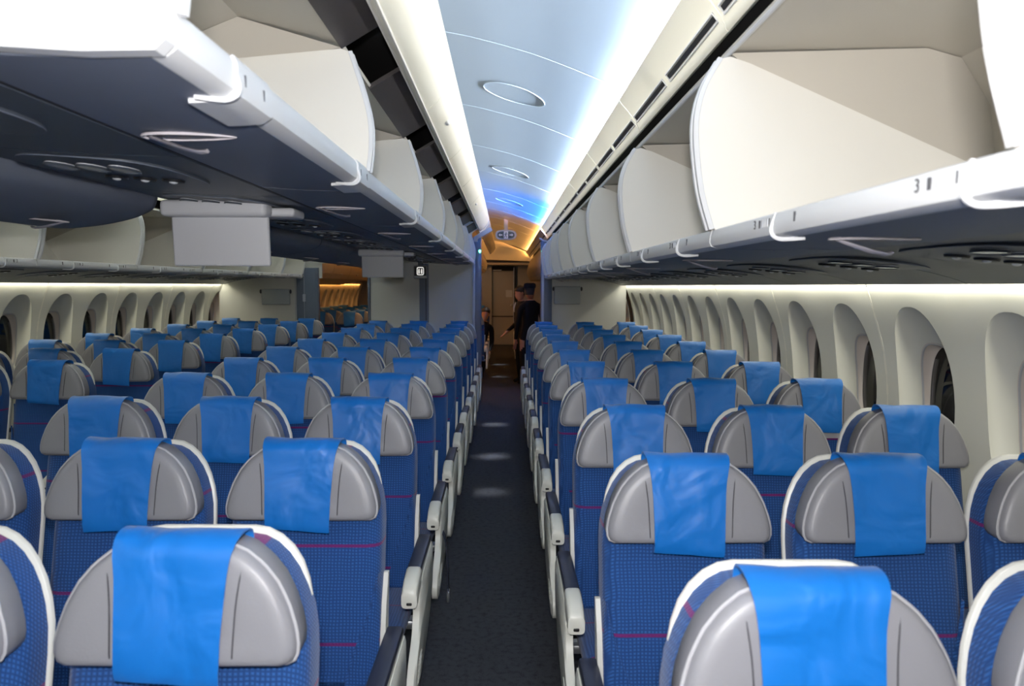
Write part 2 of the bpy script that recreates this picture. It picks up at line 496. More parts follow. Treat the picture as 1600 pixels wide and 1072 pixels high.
def window(yc, mir, place):
    nwin[0] += 1
    root = empty('window_%d' % nwin[0], ((2 * XC - 1.8) if mir else 1.8, yc, 1.135))
    tag(root, 'oval cabin window ' + place, 'window', kind='structure')
    inner = superloop(yc, 1.135, 0.142, 0.235, 2.9, NW)
    g = superloop(yc, 1.135, 0.128, 0.218, 2.9, NW)
    def done(mb, name, m):
        if mir: mb.mirror_x(XC)
        mb.v = [(p[0] - root.location.x, p[1] - root.location.y, p[2] - root.location.z) for p in mb.v]
        return mb.build(name, m, root)
    rr = [[(wall_x(z) + 0.068, y, z) for y, z in inner], [(wall_x(z) + 0.072, a[0], a[1]) for (y, z), a in zip(inner, superloop(yc, 1.135, 0.136, 0.228, 2.9, NW))],
          [(1.848, y, z) for y, z in superloop(yc, 1.135, 0.134, 0.225, 2.9, NW)], [(1.862, y, z) for y, z in g]]
    done(MB().loft(rr, cap=False), 'frame', 'bezel')
    done(MB().loft([[(1.857, y, z) for y, z in g], [(1.861, y, z) for y, z in g]]), 'pane', 'pane')
    ring = superloop(yc, 1.135, 0.137, 0.229, 2.9, NW)
    done(MB().tube([(wall_x(z) + 0.072, y, z) for y, z in ring], 0.004, 5, closed=True), 'gasket', 'sign_grey')

def side_wall(mir, y_first, pitch, k0, k1, name, label, zone2=False):
    root = empty(name, (0, 0, 0)); tag(root, label, 'wall', kind='structure')
    ys = [y_first + pitch * k for k in range(k0, k1)]
    gap = 0.004
    i = 0
    while i < len(ys):
        pair = ys[i:i + 2]
        mb = MB()
        for y in pair: bay(mb, y, pitch, mir)
        ya, yb = pair[0] - pitch / 2 + gap, pair[-1] + pitch / 2 - gap
        b = MB().sheet([(wall_x(z), z) for z in (0.0, 0.2, 0.4, 0.55, ZB)], ya, yb, -0.01)
        if mir: b.mirror_x(XC)
        mb.add(b.v, b.f)
        mb.v = [(p[0], min(max(p[1], ya), yb), p[2]) for p in mb.v]
        mb.build('sidewall_panel', 'wall', root, smooth=28)
        b = MB().sheet([(wall_x(z) + 0.006, z) for z in [0.1 * q for q in range(17)]], yb - 0.004, yb + 0.012, 0.006)
        if mir: b.mirror_x(XC)
        b.build('joint_strip', 'valance', root)
        i += 2
    # outer skin keeps the night out between the windows
    return ys, root
ysR, wallR = side_wall(False, 2.42, 0.605, -4, 13, 'wall_right', 'cream window wall beside the block of seats nearest its windows')
ysL, wallL = side_wall(True, 5.94, 0.585, -7, 8, 'wall_left', 'cream window wall across the cabin beyond the centre seats')
for i, y in enumerate(ysR):
    if y > 1.5: window(y, False, 'in the nearer side wall, %s along it' % ORD[[q for q in ysR if q > 1.5].index(y)])
for i, y in enumerate(ysL):
    if y > 4.5: window(y, True, 'in the side wall across the cabin, %s along it' % ORD[[q for q in ysL if q > 4.5].index(y)])
ysL2, wallL2 = side_wall(True, 10.75, 0.585, 0, 16, 'wall_left_rear', 'orange-lit window wall of the cabin beyond the partition')
for i, y in enumerate(ysL2):
    window(y, True, 'in the orange-lit cabin beyond the partition, %s along it' % ORD[i])
# plain far stretch of the near side wall (hidden by the partition)
b = MB().sheet([(wall_x(z), z) for z in [0.1 * q for q in range(17)]], Y1 + 0.3, YEND, -0.01).build('wall_right_rear', 'wall')
tag(b, 'plain side wall of the cabin beyond the partition', 'wall', kind='structure')
# end walls
b = MB().box(-4.1, 1.9, Y0 - 0.05, Y0, 0, 3.0).build('wall_front', 'partition', smooth=0)
tag(b, 'bulkhead wall at the front end of the cabin', 'wall', kind='structure')
b = MB().box(-4.1, 1.9, YEND, YEND + 0.05, 0, 3.0).build('wall_back', 'door_grey', smooth=0)
tag(b, 'grey wall at the rear end of the cabin', 'wall', kind='structure')
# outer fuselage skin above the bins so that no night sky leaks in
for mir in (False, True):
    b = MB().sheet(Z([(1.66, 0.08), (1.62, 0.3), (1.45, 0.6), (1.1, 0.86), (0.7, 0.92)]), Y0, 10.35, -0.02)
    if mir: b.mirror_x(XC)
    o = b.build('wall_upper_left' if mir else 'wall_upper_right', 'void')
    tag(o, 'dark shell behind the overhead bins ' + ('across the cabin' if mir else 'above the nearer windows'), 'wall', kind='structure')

# --- valances along the ceiling
def valance(name, label, prof, ys, mir=None, slots=True, t=0.02):
    root = empty(name, (0, 0, 0)); tag(root, label, 'trim', kind='structure')
    for a, b in zip(ys, ys[1:]):
        mb = MB().sheet(Z(prof), a + 0.003, b - 0.003, t)
        if mir is not None: mb.mirror_x(mir)
        pn = mb.build('valance_panel', 'valance', root)
        mb = MB().sheet(Z(prof), b - 0.006, b + 0.006, 0.012 if t < 0 else -0.004)
        if slots:
            n = 2
            L = (b - a) / n
            (x0, z0), (x1, z1) = (0.5665, 0.7377), (0.5755, 0.7258)
            d = Vector((x1 - x0, z1 - z0)).normalized(); nn = Vector((-abs(d.y), -abs(d.x)))
            for k in range(n):
                q = [(x0 + nn.x * 0.0025, z0 + nn.y * 0.0025), (x1 + nn.x * 0.0025, z1 + nn.y * 0.0025), (x1 - nn.x * 0.01, z1 - nn.y * 0.01), (x0 - nn.x * 0.01, z0 - nn.y * 0.01)]
                ya, yb = a + k * L + 0.035, a + (k + 1) * L - 0.035
                m2 = MB().prism(Z(q), ya, yb)
                rim = [(q[0][0] - d.x * 0.006, ya - 0.006, EYE + q[0][1] - d.y * 0.006), (q[0][0] - d.x * 0.006, yb + 0.006, EYE + q[0][1] - d.y * 0.006),
                       (q[1][0] + d.x * 0.006, yb + 0.006, EYE + q[1][1] + d.y * 0.006), (q[1][0] + d.x * 0.006, ya - 0.006, EYE + q[1][1] + d.y * 0.006)]
                m3 = MB().tube(rim, 0.0035, 6, closed=True)
                if mir is not None: m2.mirror_x(mir); m3.mirror_x(mir)
                m2.build('air_slot', 'black', pn, smooth=0)
                m3.build('slot_rim', 'bin_lip', pn)
    return root
RV = [(0.500, 0.820), (0.512, 0.803), (0.545, 0.765), (0.575, 0.727), (0.586, 0.702), (0.590, 0.689), (0.597, 0.683), (0.612, 0.692), (0.632, 0.722)]
VY = [-2.4, -1.82, -0.54, 0.74, 2.02, 3.3, 4.58, 5.86, 7.14, 8.42, 9.70, 10.35]
valance('trim_1', 'cream light valance with dark air slots along the ceiling above the nearer bins', RV, VY, t=0.014)
valance('trim_2', 'cream light valance across the cabin above the bins by its windows', RV, VY, mir=XC, slots=False, t=0.014)
CV = [(-0.372, 0.772), (-0.352, 0.770), (-0.338, 0.778), (-0.305, 0.805), (-0.268, 0.846), (-0.240, 0.888), (-0.224, 0.925), (-0.226, 0.945)]
t3 = valance('trim_3', 'bright cream light valance above the centre bins beside the ceiling', CV, VY, slots=False, t=0.014)
valance('trim_4', 'cream light valance above the far face of the centre bins', CV, VY, mir=-1.06, slots=False, t=0.014)
MB().tube([(-0.350, -2.4, EYE + 0.766), (-0.350, 10.35, EYE + 0.766)], 0.006, 6).build('edge_bead', 'bin_white', t3)
MB().tube([(-0.372, -2.4, EYE + 0.768), (-0.372, 10.35, EYE + 0.768)], 0.006, 6).build('edge_bead', 'bin_white', t3)
for yc in (3.75, 7.4):
    MB().ell((-0.292, yc, EYE + 0.815), 0.012, 0.035, 0.012).build('hatch_button', 'bin_lip', t3)
for mir_ in (False, True):  # black sheets stand in for the shade inside the gap
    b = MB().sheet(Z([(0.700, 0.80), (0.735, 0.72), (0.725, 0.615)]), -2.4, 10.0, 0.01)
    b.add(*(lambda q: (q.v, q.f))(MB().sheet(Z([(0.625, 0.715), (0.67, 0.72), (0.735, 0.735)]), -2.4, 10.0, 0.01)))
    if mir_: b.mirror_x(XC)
    o = b.build('trim_10' if mir_ else 'trim_11', 'void'); tag(o, 'black sheet painted as shade in the gap above the bins ' + ('across the cabin' if mir_ else 'beside the nearer valance'), 'trim', kind='structure')
VY2 = [10.6, 11.9, 13.2, 14.5, 15.8, 17.1, 17.95]
valance('trim_5', 'shaded valance with air slots along the ceiling of the cabin beyond', RV, VY2, t=0.014)
valance('trim_6', 'cream valance above the centre bins of the cabin beyond', CV, VY2, slots=False, t=0.014)

# ================================================================== overhead bins
def text_mesh(s, size, ext=0.0006):
    c = bpy.data.curves.new('t', 'FONT'); c.body = s; c.size = size; c.extrude = ext; c.align_x = 'CENTER'; c.align_y = 'CENTER'
    o = bpy.data.objects.new('t', c); COL.objects.link(o)
    dg = bpy.context.evaluated_depsgraph_get(); dg.update()
    me = bpy.data.meshes.new_from_object(o.evaluated_get(dg))
    bpy.data.objects.remove(o); bpy.data.curves.remove(c)
    return me

def hook(xf, zf, sx, y, mb):
    """the white L bracket clipped round the lip; sx: direction of the bucket"""
    pts = [(xf + sx * 0.006, y, zf + 0.040), (xf - sx * 0.004, y, zf + 0.012), (xf - sx * 0.001, y, zf - 0.004), (xf + sx * 0.018, y, zf - 0.012), (xf + sx * 0.060, y - 0.012, zf - 0.010)]
    mb.tube(spline(pts, 4), 0.0045, 6)

def handle_parts(par, x, y, z, sx):
    """recessed pull with chrome lever under the bucket"""
    ring = []
    for k in range(28):
        t = 2 * math.pi * k / 28
        ring.append((x + 0.090 * math.cos(t), y + 0.030 * math.sin(t) * (1 - 0.35 * math.cos(t))))
    rc = MB().prism(ring, z - 0.0012, z + 0.003, axis='z').build('handle_recess', 'handle_dark', par)
    MB().tube([(p[0], p[1], z - 0.001) for p in ring], 0.0030, 6, closed=True).build('recess_rim', 'handle_glint', rc)
    rings = []
    for px, hw_, dz in ((-0.078, 0.003, 0.0), (-0.045, 0.014, -0.012), (-0.01, 0.020, -0.024), (0.022, 0.018, -0.030), (0.035, 0.010, -0.028)):
        rings.append([(x + px, y - hw_, z + dz), (x + px, y, z + dz - 0.005), (x + px, y + hw_, z + dz), (x + px, y, z + dz + 0.004)])
    MB().loft(rings).build('handle', 'handle_glint', par, 60)

# right-hand type (window side)
S_LIP = [(0.549, 0.150), (0.541, 0.146), (0.537, 0.132), (0.536, 0.116), (0.541, 0.106), (0.556, 0.101), (0.575, 0.100), (0.575, 0.112), (0.556, 0.122), (0.553, 0.140)]
S_UNDER = [(0.575, 0.100), (0.70, 0.097), (0.85, 0.098), (0.955, 0.102), (0.955, 0.112), (0.85, 0.110), (0.70, 0.109), (0.575, 0.112)]
S_BUCKET = [(0.576, 0.113), (0.95, 0.113), (1.10, 0.165), (1.19, 0.29), (1.205, 0.315)]
S_END = [(0.548, 0.135)] + spline([(0.540, 0.15), (0.512, 0.245), (0.496, 0.36), (0.496, 0.44), (0.514, 0.51), (0.552, 0.578)], 4) + [(0.57, 0.582), (0.62, 0.566), (1.20, 0.317), (1.185, 0.29), (1.10, 0.17), (0.95, 0.116), (0.60, 0.114)]
S_HOUSE = [(0.572, 0.598), (0.60, 0.603), (1.08, 0.615), (1.17, 0.59), (1.25, 0.47), (1.28, 0.25), (1.24, 0.10)]
S_DIV = [(0.575, 0.596), (1.08, 0.612), (1.17, 0.588), (1.25, 0.47), (1.28, 0.25), (1.15, 0.15), (0.9, 0.13), (0.62, 0.56)]
def side_bin(y0, y1, mir, label, group, hooks, first=False, lbl=False):
    root = empty('overhead_bin', ((2 * XC - 0.75) if mir else 0.75, (y0 + y1) / 2, EYE + 0.1))
    tag(root, label, 'overhead bin', group)
    off = Vector(root.location)
    def fin(mb, name, m, par=None, smooth=35):
        if mir: mb.mirror_x(XC)
        mb.v = [tuple(Vector(p) - off) for p in mb.v]
        return mb.build(name, m, par or root, smooth)
    g = 0.005
    lip = fin(MB().prism(Z(S_LIP), y0 + g, y1 - g), 'lip', 'bin_lip')
    fin(MB().prism(Z(S_UNDER), y0 + g, y1 - g), 'underside', 'underside')
    fin(MB().sheet(Z(S_BUCKET), y0 + g, y1 - g, 0.008), 'bucket', 'bin_white')
    for a, sgn in ((y0 + g, 1), (y1 - g, -1)):
        th = 0.022
        e = fin(MB().prism(Z(S_END), min(a, a + sgn * th), max(a, a + sgn * th)), 'end_panel', 'bin_white')
        ed = [(x - 0.002, a + sgn * th * 0.5, z + EYE) for x, z in S_END[1:22]]
        fin(MB().tube(ed, 0.012, 6), 'edge_roll', 'bin_lip', e)
    fin(MB().sheet(Z(S_HOUSE), y0, y1, 0.01), 'housing', 'bin_beige')
    d = fin(MB().prism(Z(S_DIV), y1 - 0.010, y1 - 0.002), 'divider', 'bin_beige')
    if first: fin(MB().prism(Z(S_DIV), y0 + 0.002, y0 + 0.010), 'divider', 'bin_white')
    fin(MB().tube([(0.572, y0, EYE + 0.594), (0.572, y1 - 0.001, EYE + 0.594)], 0.006, 6), 'housing_edge', 'bin_lip')
    for h in hooks:
        mb = MB(); hook(0.538, EYE + 0.108, 1, y0 + h, mb); fin(mb, 'latch_bracket', 'bin_lip')
        mb = MB().box(0.5355, 0.5375, y0 + h - 0.115, y0 + h - 0.108, EYE + 0.122, EYE + 0.140)
        fin(mb, 'pin_mark', 'ink', lip, 0)
        # seat-row plate: a numeral, a bar and four faint marks
        for k, (dy, wd, m) in enumerate(((0.10, 0.010, 'ink'), (0.075, 0.008, 'ink'), (0.058, 0.006, 'ink_pale'), (0.045, 0.006, 'ink_pale'), (0.032, 0.006, 'ink_pale'), (0.018, 0.003, 'ink'))):
            if k == 0:
                me = text_mesh('3', 0.026); me.materials.clear(); me.materials.append(MATS['ink'])
                o = link('row_numeral', me, lip)
                x = 0.5345
                if mir: x = 2 * XC - x
                o.location = Vector((x, y0 + h + dy, EYE + 0.131)) - off
                o.rotation_euler = (R(90), 0, R(90 if mir else -90))
            else:
                mb = MB().box(0.5355, 0.537, y0 + h + dy - wd / 2, y0 + h + dy + wd / 2, EYE + 0.123, EYE + 0.139)
                fin(mb, 'row_mark', m, lip, 0)
    if not mir:
        yh = y0 + min(0.8, 0.6 * (y1 - y0))
        hb = MB(); par = root
        handle_parts_at(root, off, 0.735, yh, EYE + 0.0965, mir)
    return root
def handle_parts_at(root, off, x, y, z, mir):
    tmp_before = set(bpy.data.objects)
    handle_parts(root, 0, 0, 0, 1)
    for o in set(bpy.data.objects) - tmp_before:
        if o.parent == root:
            o.location = Vector((x, y, z)) - off
SJ = [0.76, 1.93, 3.16, 4.40, 5.64, 6.88, 8.12, 9.30, 10.0]
for i, (a, b) in enumerate(zip(SJ, SJ[1:])):
    side_bin(a, b, False, 'open white overhead bin above the nearer window seats, %s from the camera' % ORD[i], 'open bins above the nearer window seats',
             (0.10, 0.72) if i == 0 else ((0.36, 0.95) if b - a > 1.1 else (0.3,)), first=(i == 0))
SJL = [1.98, 3.17, 4.35, 5.53, 6.71, 7.89, 9.07, 10.0]
for i, (a, b) in enumerate(zip(SJL, SJL[1:])):
    side_bin(a, b, True, 'open cream overhead bin across the cabin above its window seats, %s along' % ORD[i], 'open bins across the cabin', (0.36, 0.9))

# centre type: right-facing, open
C_LIP = [(-0.436, 0.352), (-0.424, 0.352), (-0.417, 0.340), (-0.415, 0.318), (-0.418, 0.300), (-0.430, 0.290), (-0.450, 0.288), (-0.450, 0.300), (-0.434, 0.310), (-0.432, 0.335)]
C_UNDER = [(-0.450, 0.288), (-0.52, 0.287), (-0.64, 0.291), (-0.745, 0.299), (-0.745, 0.311), (-0.64, 0.303), (-0.52, 0.299), (-0.45, 0.300)]
C_BUCKET = [(-0.452, 0.302), (-0.75, 0.312), (-0.90, 0.36), (-0.98, 0.48), (-0.985, 0.55)]
C_END = [(-0.428, 0.33)] + spline([(-0.420, 0.345), (-0.411, 0.42), (-0.414, 0.50), (-0.436, 0.59), (-0.470, 0.695)], 4) + [(-0.49, 0.702), (-0.80, 0.672), (-0.985, 0.55), (-0.975, 0.48), (-0.90, 0.365), (-0.75, 0.314), (-0.47, 0.304)]
C_HOUSE = [(-0.490, 0.712), (-0.52, 0.730), (-0.80, 0.800), (-0.95, 0.74), (-1.0, 0.6), (-0.99, 0.34)]
C_DIV = [(-0.492, 0.71), (-0.80, 0.798), (-0.95, 0.738), (-1.0, 0.6), (-0.99, 0.4), (-0.80, 0.66)]
def centre_bin(y0, y1, label, group, hooks, first=False):
    root = empty('overhead_bin', (-0.6, (y0 + y1) / 2, EYE + 0.29)); tag(root, label, 'overhead bin', group)
    off = Vector(root.location)
    def fin(mb, name, m, par=None, smooth=35):
        mb.v = [tuple(Vector(p) - off) for p in mb.v]
        return mb.build(name, m, par or root, smooth)
    g = 0.005
    lip = fin(MB().prism(Z(C_LIP), y0 + g, y1 - g), 'lip', 'bin_lip')
    fin(MB().prism(Z(C_UNDER), y0 + g, y1 - g), 'underside', 'underside')
    fin(MB().sheet(Z(C_BUCKET), y0 + g, y1 - g, -0.008), 'bucket', 'bin_white')
    for a, sgn in ((y0 + g, 1), (y1 - g, -1)):
        th = 0.022
        e = fin(MB().prism(Z(C_END), min(a, a + sgn * th), max(a, a + sgn * th)), 'end_panel', 'bin_white')
        ed = [(x + 0.002, a + sgn * th * 0.5, z + EYE) for x, z in C_END[1:18]]
        fin(MB().tube(ed, 0.011, 6), 'edge_roll', 'bin_lip', e)
    fin(MB().sheet(Z(C_HOUSE), y0, y1, -0.01), 'housing', 'bin_beige')
    fin(MB().prism(Z(C_DIV), y1 - 0.010, y1 - 0.002), 'divider', 'bin_beige')
    # dark closing panel above the opening, with a black gap before it
    L = y1 - y0
    fin(MB().prism(Z([(-0.492, 0.706), (-0.372, 0.778), (-0.378, 0.790), (-0.500, 0.718)]), y0 + 0.33 * L, y1 - 0.01), 'closing_panel', 'dark_panel')
    for h in hooks:
        # sleeve round the lip between a bracket and the joint
        mb = MB(); hook(-0.414, EYE + 0.296, -1, y0 + h, mb); fin(mb, 'latch_bracket', 'bin_lip')
        sl = [(x + (0.004 if x > -0.43 else 0), z - (0.006 if z < 0.32 else -0.002)) for x, z in C_LIP[1:7]] + [(-0.49, 0.280), (-0.49, 0.287), (-0.43, 0.30), (-0.43, 0.345)]
        fin(MB().prism(Z(sl), y0 + h + 0.004, y0 + h + 0.17), 'lip_sleeve', 'bin_lip', lip)
        fin(MB().box(-0.4130, -0.4105, y0 + h + 0.03, y0 + h + 0.036, EYE + 0.312, EYE + 0.330), 'row_mark', 'ink', lip, 0)
        fin(MB().box(-0.4130, -0.4105, y0 + h + 0.12, y0 + h + 0.126, EYE + 0.312, EYE + 0.330), 'row_mark', 'ink', lip, 0)
    handle_parts_at(root, off, -0.615, y0 + 0.5, EYE + 0.2885, False)
    return root
CJ = [0.957, 2.27, 3.60, 4.90, 6.16, 7.42, 8.68, 10.0]
for i, (a, b) in enumerate(zip(CJ, CJ[1:])):
    centre_bin(a, b, 'open white bin over the centre seats facing the nearer aisle, %s from the camera' % ORD[i], 'open centre bins facing the nearer aisle',
               ((0.20, b - a - 0.18) if i == 0 else (b - a - 0.18,)), first=(i == 0))
# void above and behind the centre bins
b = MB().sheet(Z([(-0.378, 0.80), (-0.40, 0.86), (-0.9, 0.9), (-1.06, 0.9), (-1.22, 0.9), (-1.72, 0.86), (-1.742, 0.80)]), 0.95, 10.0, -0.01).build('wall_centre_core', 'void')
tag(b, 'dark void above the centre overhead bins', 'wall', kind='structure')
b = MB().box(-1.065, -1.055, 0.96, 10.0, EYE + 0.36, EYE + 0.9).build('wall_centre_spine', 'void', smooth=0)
tag(b, 'dark spine between the two rows of centre bins', 'wall', kind='structure')
# near end board of the centre bin row
b = MB().prism(Z([(-0.416, 0.30), (-0.416, 0.42), (-0.418, 0.50), (-0.44, 0.59), (-0.472, 0.70), (-0.36, 0.80), (-0.40, 0.88), (-1.72, 0.88), (-1.76, 0.80), (-1.65, 0.7), (-1.62, 0.50), (-1.44, 0.36), (-1.37, 0.35), (-1.06, 0.312), (-0.75, 0.297), (-0.52, 0.285), (-0.430, 0.287)]), 0.925, 0.953).build('bin_end_board', 'bin_lip')
tag(b, 'white end board closing the near end of the centre bins', 'end board')

# centre type: far-facing (seen from below)
L_OPEN = spline([(-1.372, 0.352), (-1.388, 0.305), (-1.43, 0.278), (-1.50, 0.255), (-1.62, 0.232), (-1.74, 0.222), (-1.815, 0.226), (-1.835, 0.240)], 4)
L_SHUT = spline([(-1.37, 0.352), (-1.48, 0.375), (-1.60, 0.44), (-1.67, 0.56), (-1.66, 0.72), (-1.64, 0.79)], 4)
LJ = [(0.957, 1.65, 1), (1.65, 2.95, 1), (2.95, 4.35, 0), (4.35, 5.55, 1), (5.55, 6.75, 1), (6.75, 7.9, 1), (7.9, 9.0, 1), (9.0, 10.0, 1)]
for i, (a, b, op) in enumerate(LJ):
    root = empty('overhead_bin', (-1.5, (a + b) / 2, EYE + 0.36)); off = Vector(root.location)
    tag(root, ('grey underside of an open' if op else 'shut') + ' centre bin facing the farther aisle, %s from the camera' % ORD[i], 'overhead bin', 'centre bins facing the farther aisle')
    def fin(mb, name, m, par=None):
        mb.v = [tuple(Vector(p) - off) for p in mb.v]
        return mb.build(name, m, par or root)
    if op:
        fin(MB().sheet(Z(L_OPEN), a + 0.004, b - 0.004, -0.012), 'underside', 'underside')
        fin(MB().prism(Z(L_OPEN + [(-1.84, 0.27), (-1.86, 0.45), (-1.72, 0.63), (-1.15, 0.6), (-1.14, 0.4)]), b - 0.026, b - 0.004), 'end_panel', 'underside')
        fin(MB().prism(Z(L_OPEN + [(-1.84, 0.27), (-1.86, 0.45), (-1.72, 0.63), (-1.15, 0.6), (-1.14, 0.4)]), a + 0.004, a + 0.026), 'end_panel', 'underside')
        fin(MB().tube([(-1.832, a + 0.004, EYE + 0.240), (-1.832, b - 0.004, EYE + 0.240)], 0.012, 8), 'lip', 'bin_lip')
        handle_parts_at(root, off, -1.63, a + 0.55 if i != 1 else 2.62, EYE + 0.228, False)
        for o in root.children:
            if o.name.startswith('handle'): o.rotation_euler = (0, R(-5), R(180))
    else:
        fin(MB().sheet(Z(L_SHUT), a + 0.004, b - 0.004, -0.012), 'door', 'underside')
        fin(MB().prism(Z(L_SHUT + [(-1.15, 0.78), (-1.14, 0.4)]), b - 0.02, b - 0.004), 'end_panel', 'bin_white')

# ================================================================== service units over the seats
def psu_strip(name, label, prof, ys, sx):
    root = empty(name, (0, 0, 0)); tag(root, label, 'trim', kind='structure')
    for a, b in zip(ys, ys[1:]):
        MB().sheet(Z(prof), a + 0.003, b - 0.003, 0.01).build('channel_panel', 'psu', root)
    return root
def service_unit(x, y, z, tiltx, label, group):
    root = empty('service_unit', (x, y, z)); tag(root, label, 'service unit', group)
    root.rotation_euler = (0, tiltx, 0)
    body = superloop(0, 0, 0.19, 0.25, 3.2, 32)
    MB().prism(body, -0.004, 0.004, axis='z').build('housing', 'psu', root)
    MB().tube([(p[0], p[1], -0.003) for p in body], 0.0013, 5, closed=True).build('housing_rim', 'underside', root)
    for k in (-1, 0, 1):
        e = superloop(0.08 * k - 0.02, -0.10, 0.032, 0.055, 2, 18)
        l = MB().prism(e, -0.010, -0.003, axis='z').build('reading_light', 'lens', root)
        MB().tube([(p[0], p[1], -0.009) for p in e], 0.003, 5, closed=True).build('light_rim', 'psu', l)
        e = superloop(0.08 * k + 0.02, 0.09, 0.032, 0.032, 2, 16)
        l = MB().loft([[(p[0], p[1], -0.003) for p in e], [(p[0] * 0.9 + 0.1 * (0.08 * k + 0.02), p[1] * 0.9 + 0.009, -0.010) for p in e]]).build('air_nozzle', 'black', root)
        MB().ell((0.08 * k + 0.02, 0.09, -0.010), 0.012, 0.012, 0.006).build('nozzle_tip', 'lens', l)
    return root
PSY = [0.95, 1.73, 2.5, 3.28, 4.05, 4.83, 5.6, 6.38, 7.15, 7.93, 8.7, 9.48, 10.0]
psu_strip('trim_7', 'dark service channel under the centre bins', [(-0.752, 0.306), (-0.90, 0.309), (-1.06, 0.315), (-1.20, 0.328), (-1.368, 0.354)], PSY, 1)
t7 = bpy.data.objects['trim_7']
for gx, gz in ((-0.7485, 0.302), (-1.369, 0.352)):
    MB().tube([(gx, 0.953, EYE + gz), (gx, 10.0, EYE + gz)], 0.0055, 6).build('seam_shade', 'black', t7)  # black tube painting the shade in the seam beside the channel
SP = spline([(0.962, 0.106), (1.10, 0.100), (1.25, 0.086), (1.40, 0.062), (1.52, 0.034), (1.585, 0.012)], 3)
r_ = psu_strip('trim_8', 'dark service channel under the nearer window-side bins', SP, [0.76] + PSY[1:], 1)
p = empty('trim_9', (0, 0, 0)); tag(p, 'dark service channel under the window-side bins across the cabin', 'trim', kind='structure')
for a, b in zip(PSY, PSY[1:]):
    MB().sheet(Z(SP), a + 0.003, b - 0.003, 0.01).mirror_x(XC).build('channel_panel', 'psu', p)
first_unit = None
unit_n = 0
def put_unit(x, y, z, tilt, label, group):
    global first_unit
    if first_unit is None:
        first_unit = service_unit(x, y, z, tilt, label, group); return first_unit
    c = copy_tree(first_unit); c.location = (x, y, z); c.rotation_euler = (0, tilt, 0)
    tag(c, label, 'service unit', group); return c
for i in range(11):
    put_unit(-1.04, 1.25 + 0.775 * i, EYE + 0.306, 0.06, 'dark service unit under the centre bins, %s from the camera' % ORD[i], 'service units over the centre seats')
    put_unit(1.24, 1.05 + 0.775 * i, EYE + 0.082, 0.10, 'dark service unit over the nearer window seats, %s from the camera' % ORD[i], 'service units over the nearer window seats')
for i in range(8):
    put_unit(2 * XC - 1.24, 4.1 + 0.775 * i, EYE + 0.082, -0.10, 'dark service unit over the window seats across the cabin, %s along' % ORD[i], 'service units across the cabin')

# ================================================================== seats
CUSH = [(-0.215, 0.44), (0.215, 0.44), (0.222, 0.60), (0.224, 0.80), (0.222, 0.93)]
def arch(hw, ztop, zlow, rx, rz, zside, n=8):
    """outline (x, z) anticlockwise from lower left"""
    pts = [(-hw + 0.008, zlow), (hw - 0.008, zlow), (hw, zlow + 0.05), (hw, (zlow + zside) / 2), (hw, zside)]
    for k in range(1, n + 1):
        t = math.pi / 2 * k / n
        pts.append((hw - rx + rx * math.cos(t), ztop - rz + rz * math.sin(t)))
    for k in range(n + 1):
        t = math.pi / 2 * (1 - k / n)
        pts.append((-hw + rx - rx * math.cos(t), ztop - rz + rz * math.sin(t)))
    pts += [(-hw, (zlow + zside) / 2), (-hw, zlow + 0.05)]
    return pts
def inset(loop, d):
    n = len(loop); out = []
    for i in range(n):
        p0, p1, p2 = Vector(loop[i - 1]), Vector(loop[i]), Vector(loop[(i + 1) % n])
        a = (p1 - p0).normalized(); b = (p2 - p1).normalized()
        na, nb = Vector((-a.y, a.x)), Vector((-b.y, b.x))
        m = na + nb
        if m.length < 1e-5: m = na
        m.normalize()
        k = 1.0 / max(0.45, m.dot(na))
        out.append(tuple(p1 + m * d * k))
    return out
yb = lambda z: 0.060 + (z - 1.0) * 0.20
def pillow(loop, steps, yfun):
    return MB().loft([[(x, yfun(z) + dy, z) for x, z in (inset(loop, ins) if ins else loop)] for ins, dy in steps])

o_back = arch(0.2145, 1.134, 0.44, 0.130, 0.21, 0.92)
back_me = pillow(o_back, [(0, 0.085), (0, 0.030), (0.006, 0.012), (0.018, 0.002), (0.040, -0.004), (0.075, -0.004)], yb).mesh('backrest', 'fabric', 50)
o_shell = arch(0.2215, 1.145, 0.40, 0.135, 0.215, 0.92)
def shell_for(side):
    loop = [((x * (0.207 / 0.2215) if z < 0.98 else x * (0.207 / 0.2215 + (1 - 0.207 / 0.2215) * min(1, (z - 0.98) / 0.12))) if side and x * side > 0.10 else x, z) for x, z in o_shell]
    return pillow(loop, [(0.002, 0.073), (0, 0.075), (0, 0.083), (0.010, 0.088), (0.04, 0.092)], yb).mesh('back_shell', 'shell', 50)
shell_mes = {k: shell_for(k) for k in (-1, 0, 1)}
side_strip = lambda s: MB().prism([(yb(z) + d, z) for z, d in ((0.50, 0.03), (0.60, 0.026), (0.70, 0.034), (0.78, 0.06), (0.78, 0.075), (0.50, 0.085))], s * 0.214, s * 0.228, axis='x')
strip_me = {s: side_strip(s).mesh('side_strip', 'shell') for s in (-1, 1)}

